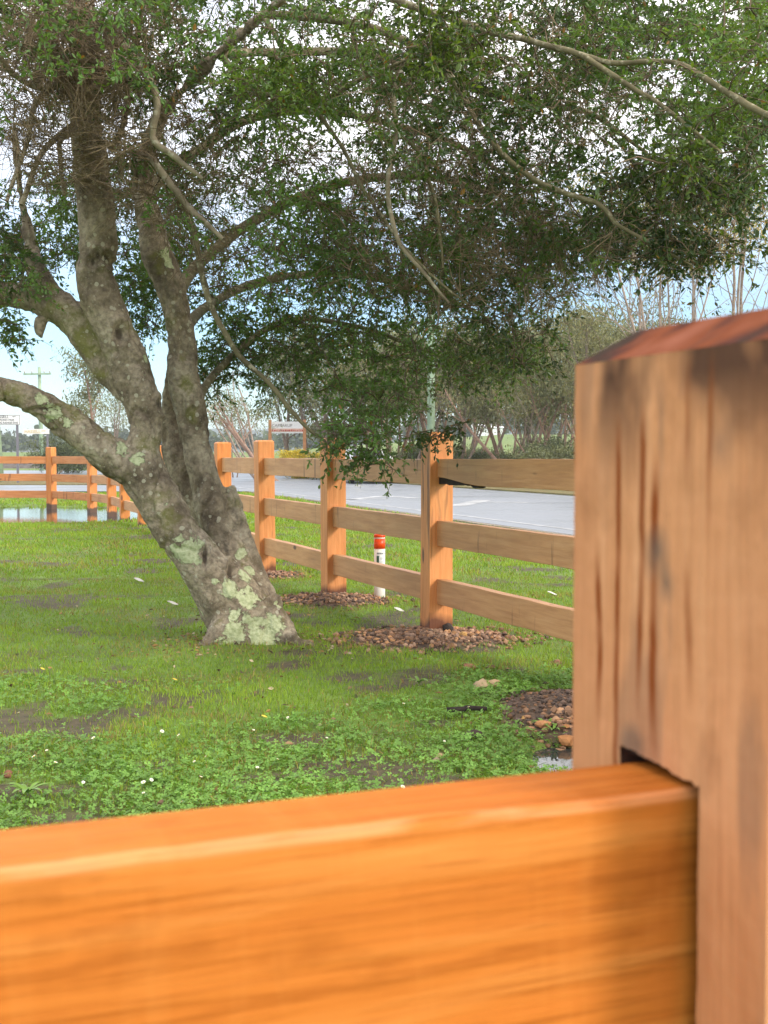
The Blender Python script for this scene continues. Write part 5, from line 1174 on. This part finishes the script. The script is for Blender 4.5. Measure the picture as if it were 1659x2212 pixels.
text(bd, 'REDMOND PASS', 0.12, (-0.98, -0.09, zz(909.5, Y)), M['sign_ink']); text(bd, 'STIRLING RANGE DVE', 0.12, (-1.12, -0.09, zz(915.5, Y)), M['sign_ink'])
# finger board
Y = 60.0; s3 = empty('street_sign', ((104 - CX) * Y / FPX, Y, 0)); tag(s3, 'narrow pale street name blade with tan letters beside the power pole', 'sign')
boxpart(s3, 'post', -0.045, 0.045, -0.04, 0.04, -0.3, zz(926, Y), M['steel'])
bd = boxpart(s3, 'blade', -1.20, 0.10, -0.075, -0.045, zz(937.5, Y), zz(927, Y), M['sign_white']); text(bd, 'HASSELL', 0.21, (-1.12, -0.08, zz(935.5, Y)), M['sign_yellow']); text(bd, 'HWY', 0.09, (-0.28, -0.08, zz(932.5, Y)), M['sign_yellow'])
# guide post
Y = 70.0; gp = empty('guide_post', ((247.5 - CX) * Y / FPX, Y, 0)); tag(gp, 'small white guide post beyond the far rails', 'post'); boxpart(gp, 'stake', -0.045, 0.045, -0.02, 0.02, -0.2, 0.75, M['sign_post']); boxpart(gp, 'plate', -0.085, 0.085, -0.035, -0.021, 0.35, 0.92, M['sign_white'])
# power pole with cross arm
def pole(name, px, Y, ztop, r, label, arm=None, lean=0.0):
    e = empty(name, ((px - CX) * Y / FPX, Y, 0)); e.rotation_euler = (0, lean, 0); tag(e, label, 'pole')
    b = MB(); b.tube([(0, 0, -0.5), (0, 0, ztop * .5), (0, 0, ztop)], [r * 1.15, r, r * 0.82], 14); obj('shaft', b.mesh('shaft', True), M['pole'], e)
    if arm:
        a = boxpart(e, 'cross_arm', -arm[0], arm[1], -r - 0.11, -r - 0.002, ztop - 0.62, ztop - 0.48, M['pole'], 0.01)
        for t in (-0.92, -0.45, 0.45, 0.92):
            b = MB(); xx = t * (arm[0] if t < 0 else arm[1]); b.tube([(xx, -r - 0.055, ztop - 0.48), (xx, -r - 0.055, ztop - 0.40), (xx, -r - 0.055, ztop - 0.33), (xx, -r - 0.055, ztop - 0.28)], [0.03, 0.07, 0.05, 0.02], 10); obj('insulator', b.mesh('insulator', True), M['insul'], a)
    return e
pole('power_pole', 91, 95, zz(794, 95), 0.15, 'distant power pole with a cross arm in the gap below the limb', (1.2, 0.95), -0.012)
pole('power_pole', 3, 54, 9.0, 0.115, 'plain greenish pole cut by the left picture edge', None, -0.055)
pole('power_pole', 931, 48, 11.9, 0.145, 'pale green pole rising behind the nearest standing post into the crown', (1.1, 1.1))
for k, (x0, z0, y1, z1) in enumerate([(-1.0, 11.62, 446, 0), (1.0, 11.62, 490, 0), (0.4, 10.6, 523, 0)]):
    A = np.array([(931 - CX) * 48 / FPX + x0, 47.8, z0]); xB = 34.0; B = np.array([xB, 47.0, zz(y1, 47.0) - 0.4]); t = np.linspace(0, 1, 30)[:, None]
    P = A * (1 - t) + B * t; P[:, 2] -= (np.sin(t[:, 0] * math.pi) * 0.35); b = MB(); b.tube(P, 0.013, 5)
    tag(obj('overhead_wire', b.mesh('overhead_wire', True), M['wire']), ['uppermost pale overhead wire at the right edge', 'middle pale overhead wire crossing the tall trees', 'lowest of the pale overhead wires'][k], 'wire', 'overhead wires')

# railway bank seen between the far rails
M['ballast'] = flat('dark_ballast', (0.10, 0.085, 0.075), 0.95, 0, 0.6, 2.2)
b = MB(); b.add([(-120, 112, -0.2), (-3, 112, -0.2), (-3, 114.5, 0.62), (-120, 114.5, 0.62), (-120, 119, 0.62), (-3, 119, 0.62), (-120, 122, -0.2), (-3, 122, -0.2)], [(0, 1, 2, 3), (3, 2, 5, 4), (4, 5, 7, 6), (1, 7, 5, 2), (0, 3, 4, 6)])
tag(obj('embankment', b.mesh('embankment'), M['ballast']), kind='structure')
b = MB(); b.box(-120, -3.2, 115.2, 115.35, 0.72, 0.86)
rl = obj('guard_rail', b.mesh('guard_rail'), M['steel']); tag(rl, 'long dark steel rail on the low bank far behind the puddle', 'rail')
for k in range(30):
    q = MB(); xx = -118 + k * 3.9; q.box(xx, xx + 0.12, 115.36, 115.46, 0.5, 0.82); obj('rail_stake', q.mesh('rail_stake'), M['steel'], rl)

# ------------------------------------------------------------------ white car waiting across the road
M['car'] = flat('white_car_paint', (0.80, 0.80, 0.78), 0.25, 0, 0.02); M['glass'] = flat('dark_glass', (0.02, 0.025, 0.03), 0.08); M['tyre'] = flat('tyre_rubber', (0.02, 0.02, 0.02), 0.85); M['rim'] = flat('alloy_rim', (0.45, 0.45, 0.46), 0.3, 0.8)
def lit(name, c, e):
    m, n, l, p = new_mat(name); p.inputs['Base Color'].default_value = (*c, 1); p.inputs['Emission Color'].default_value = (*c, 1); p.inputs['Emission Strength'].default_value = e; return m
M['lamp'] = lit('headlamp_lens', (1.0, 0.80, 0.30), 1.2)
Y = 51.0; ca = empty('white_car', ((806 - CX) * Y / FPX, Y, 0.03), math.radians(10)); tag(ca, 'white car with lit headlamp half hidden by the hanging branch', 'car')
def loft(secs):
    """secs: list of (y, half width, z low, z high, inset of the top)"""
    V = []; F = []
    for (y, w, z0, z1, ins) in secs: V += [(-w, y, z0), (w, y, z0), (w, y, (z0 + z1) / 2), (w - ins, y, z1), (-w + ins, y, z1), (-w, y, (z0 + z1) / 2)]
    for i in range(len(secs) - 1):
        for j in range(6): F.append((i * 6 + j, i * 6 + (j + 1) % 6, i * 6 + 6 + (j + 1) % 6, i * 6 + 6 + j))
    F += [tuple(range(5, -1, -1)), tuple((len(secs) - 1) * 6 + j for j in range(6))]; b = MB(); b.add(V, F); return b
obj('body', loft([(0, 0.78, 0.32, 0.72, 0.06), (0.12, 0.88, 0.24, 0.88, 0.08), (1.1, 0.91, 0.22, 1.02, 0.08), (3.2, 0.91, 0.22, 1.05, 0.06), (4.3, 0.88, 0.26, 1.02, 0.06), (4.5, 0.80, 0.36, 0.9, 0.06)]).mesh('body', True, 0.03), M['car'], ca)
obj('cabin', loft([(0.98, 0.78, 0.98, 1.03, 0.02), (1.75, 0.76, 0.98, 1.47, 0.10), (3.1, 0.76, 0.98, 1.50, 0.10), (4.2, 0.76, 0.98, 1.10, 0.05)]).mesh('cabin', True, 0.02), M['car'], ca)
b = MB(); b.add([(-0.70, 1.03, 1.065), (0.70, 1.03, 1.065), (0.60, 1.70, 1.46), (-0.60, 1.70, 1.46)], [(0, 1, 2, 3)]); obj('windscreen', b.mesh('windscreen'), M['glass'], ca)
for sx in (-1, 1):
    b = MB(); b.tube([(sx * 0.62, 0.02, 0.70), (sx * 0.62, -0.03, 0.70)], [0.13, 0.11], 14); obj('headlight', b.mesh('headlight', True), M['lamp'], ca)
    for yy in (0.85, 3.65):
        b = MB(); b.tube([(sx * 0.70, yy, 0.31), (sx * 0.93, yy, 0.31)], [0.32, 0.32], 22); w = obj('wheel', b.mesh('wheel', True), M['tyre'], ca)
        b = MB(); b.tube([(sx * 0.935, yy, 0.31), (sx * 0.95, yy, 0.31)], [0.20, 0.19], 18); obj('rim', b.mesh('rim', True), M['rim'], w)
    boxpart(ca, 'mirror', sx * 0.98 - 0.09, sx * 0.98 + 0.09, 1.2, 1.3, 1.02, 1.18, M['car'], 0.02)
boxpart(ca, 'grille', -0.45, 0.45, -0.03, -0.005, 0.55, 0.70, M['tyre']); boxpart(ca, 'number_plate', -0.19, 0.19, -0.045, -0.031, 0.40, 0.51, M['sign_white'])

# ------------------------------------------------------------------ damp air
def haze():
    b = MB(); b.box(-1590, 1590, -55, 2190, -1.6, 48); me = b.mesh('haze'); m = bpy.data.materials.new('damp_air'); m.use_nodes = True; n, l = m.node_tree.nodes, m.node_tree.links; n.clear()
    o = n.new("ShaderNodeOutputMaterial"); v = n.new("ShaderNodeVolumePrincipled"); v.inputs['Color'].default_value = (0.82, 0.90, 1.0, 1); v.inputs['Density'].default_value = 0.0005; v.inputs['Anisotropy'].default_value = 0.2
    l.new(v.outputs[0], o.inputs['Volume']); tag(obj('haze', me, m), 'thin pale damp air over the whole place', 'haze', kind='stuff')
haze()
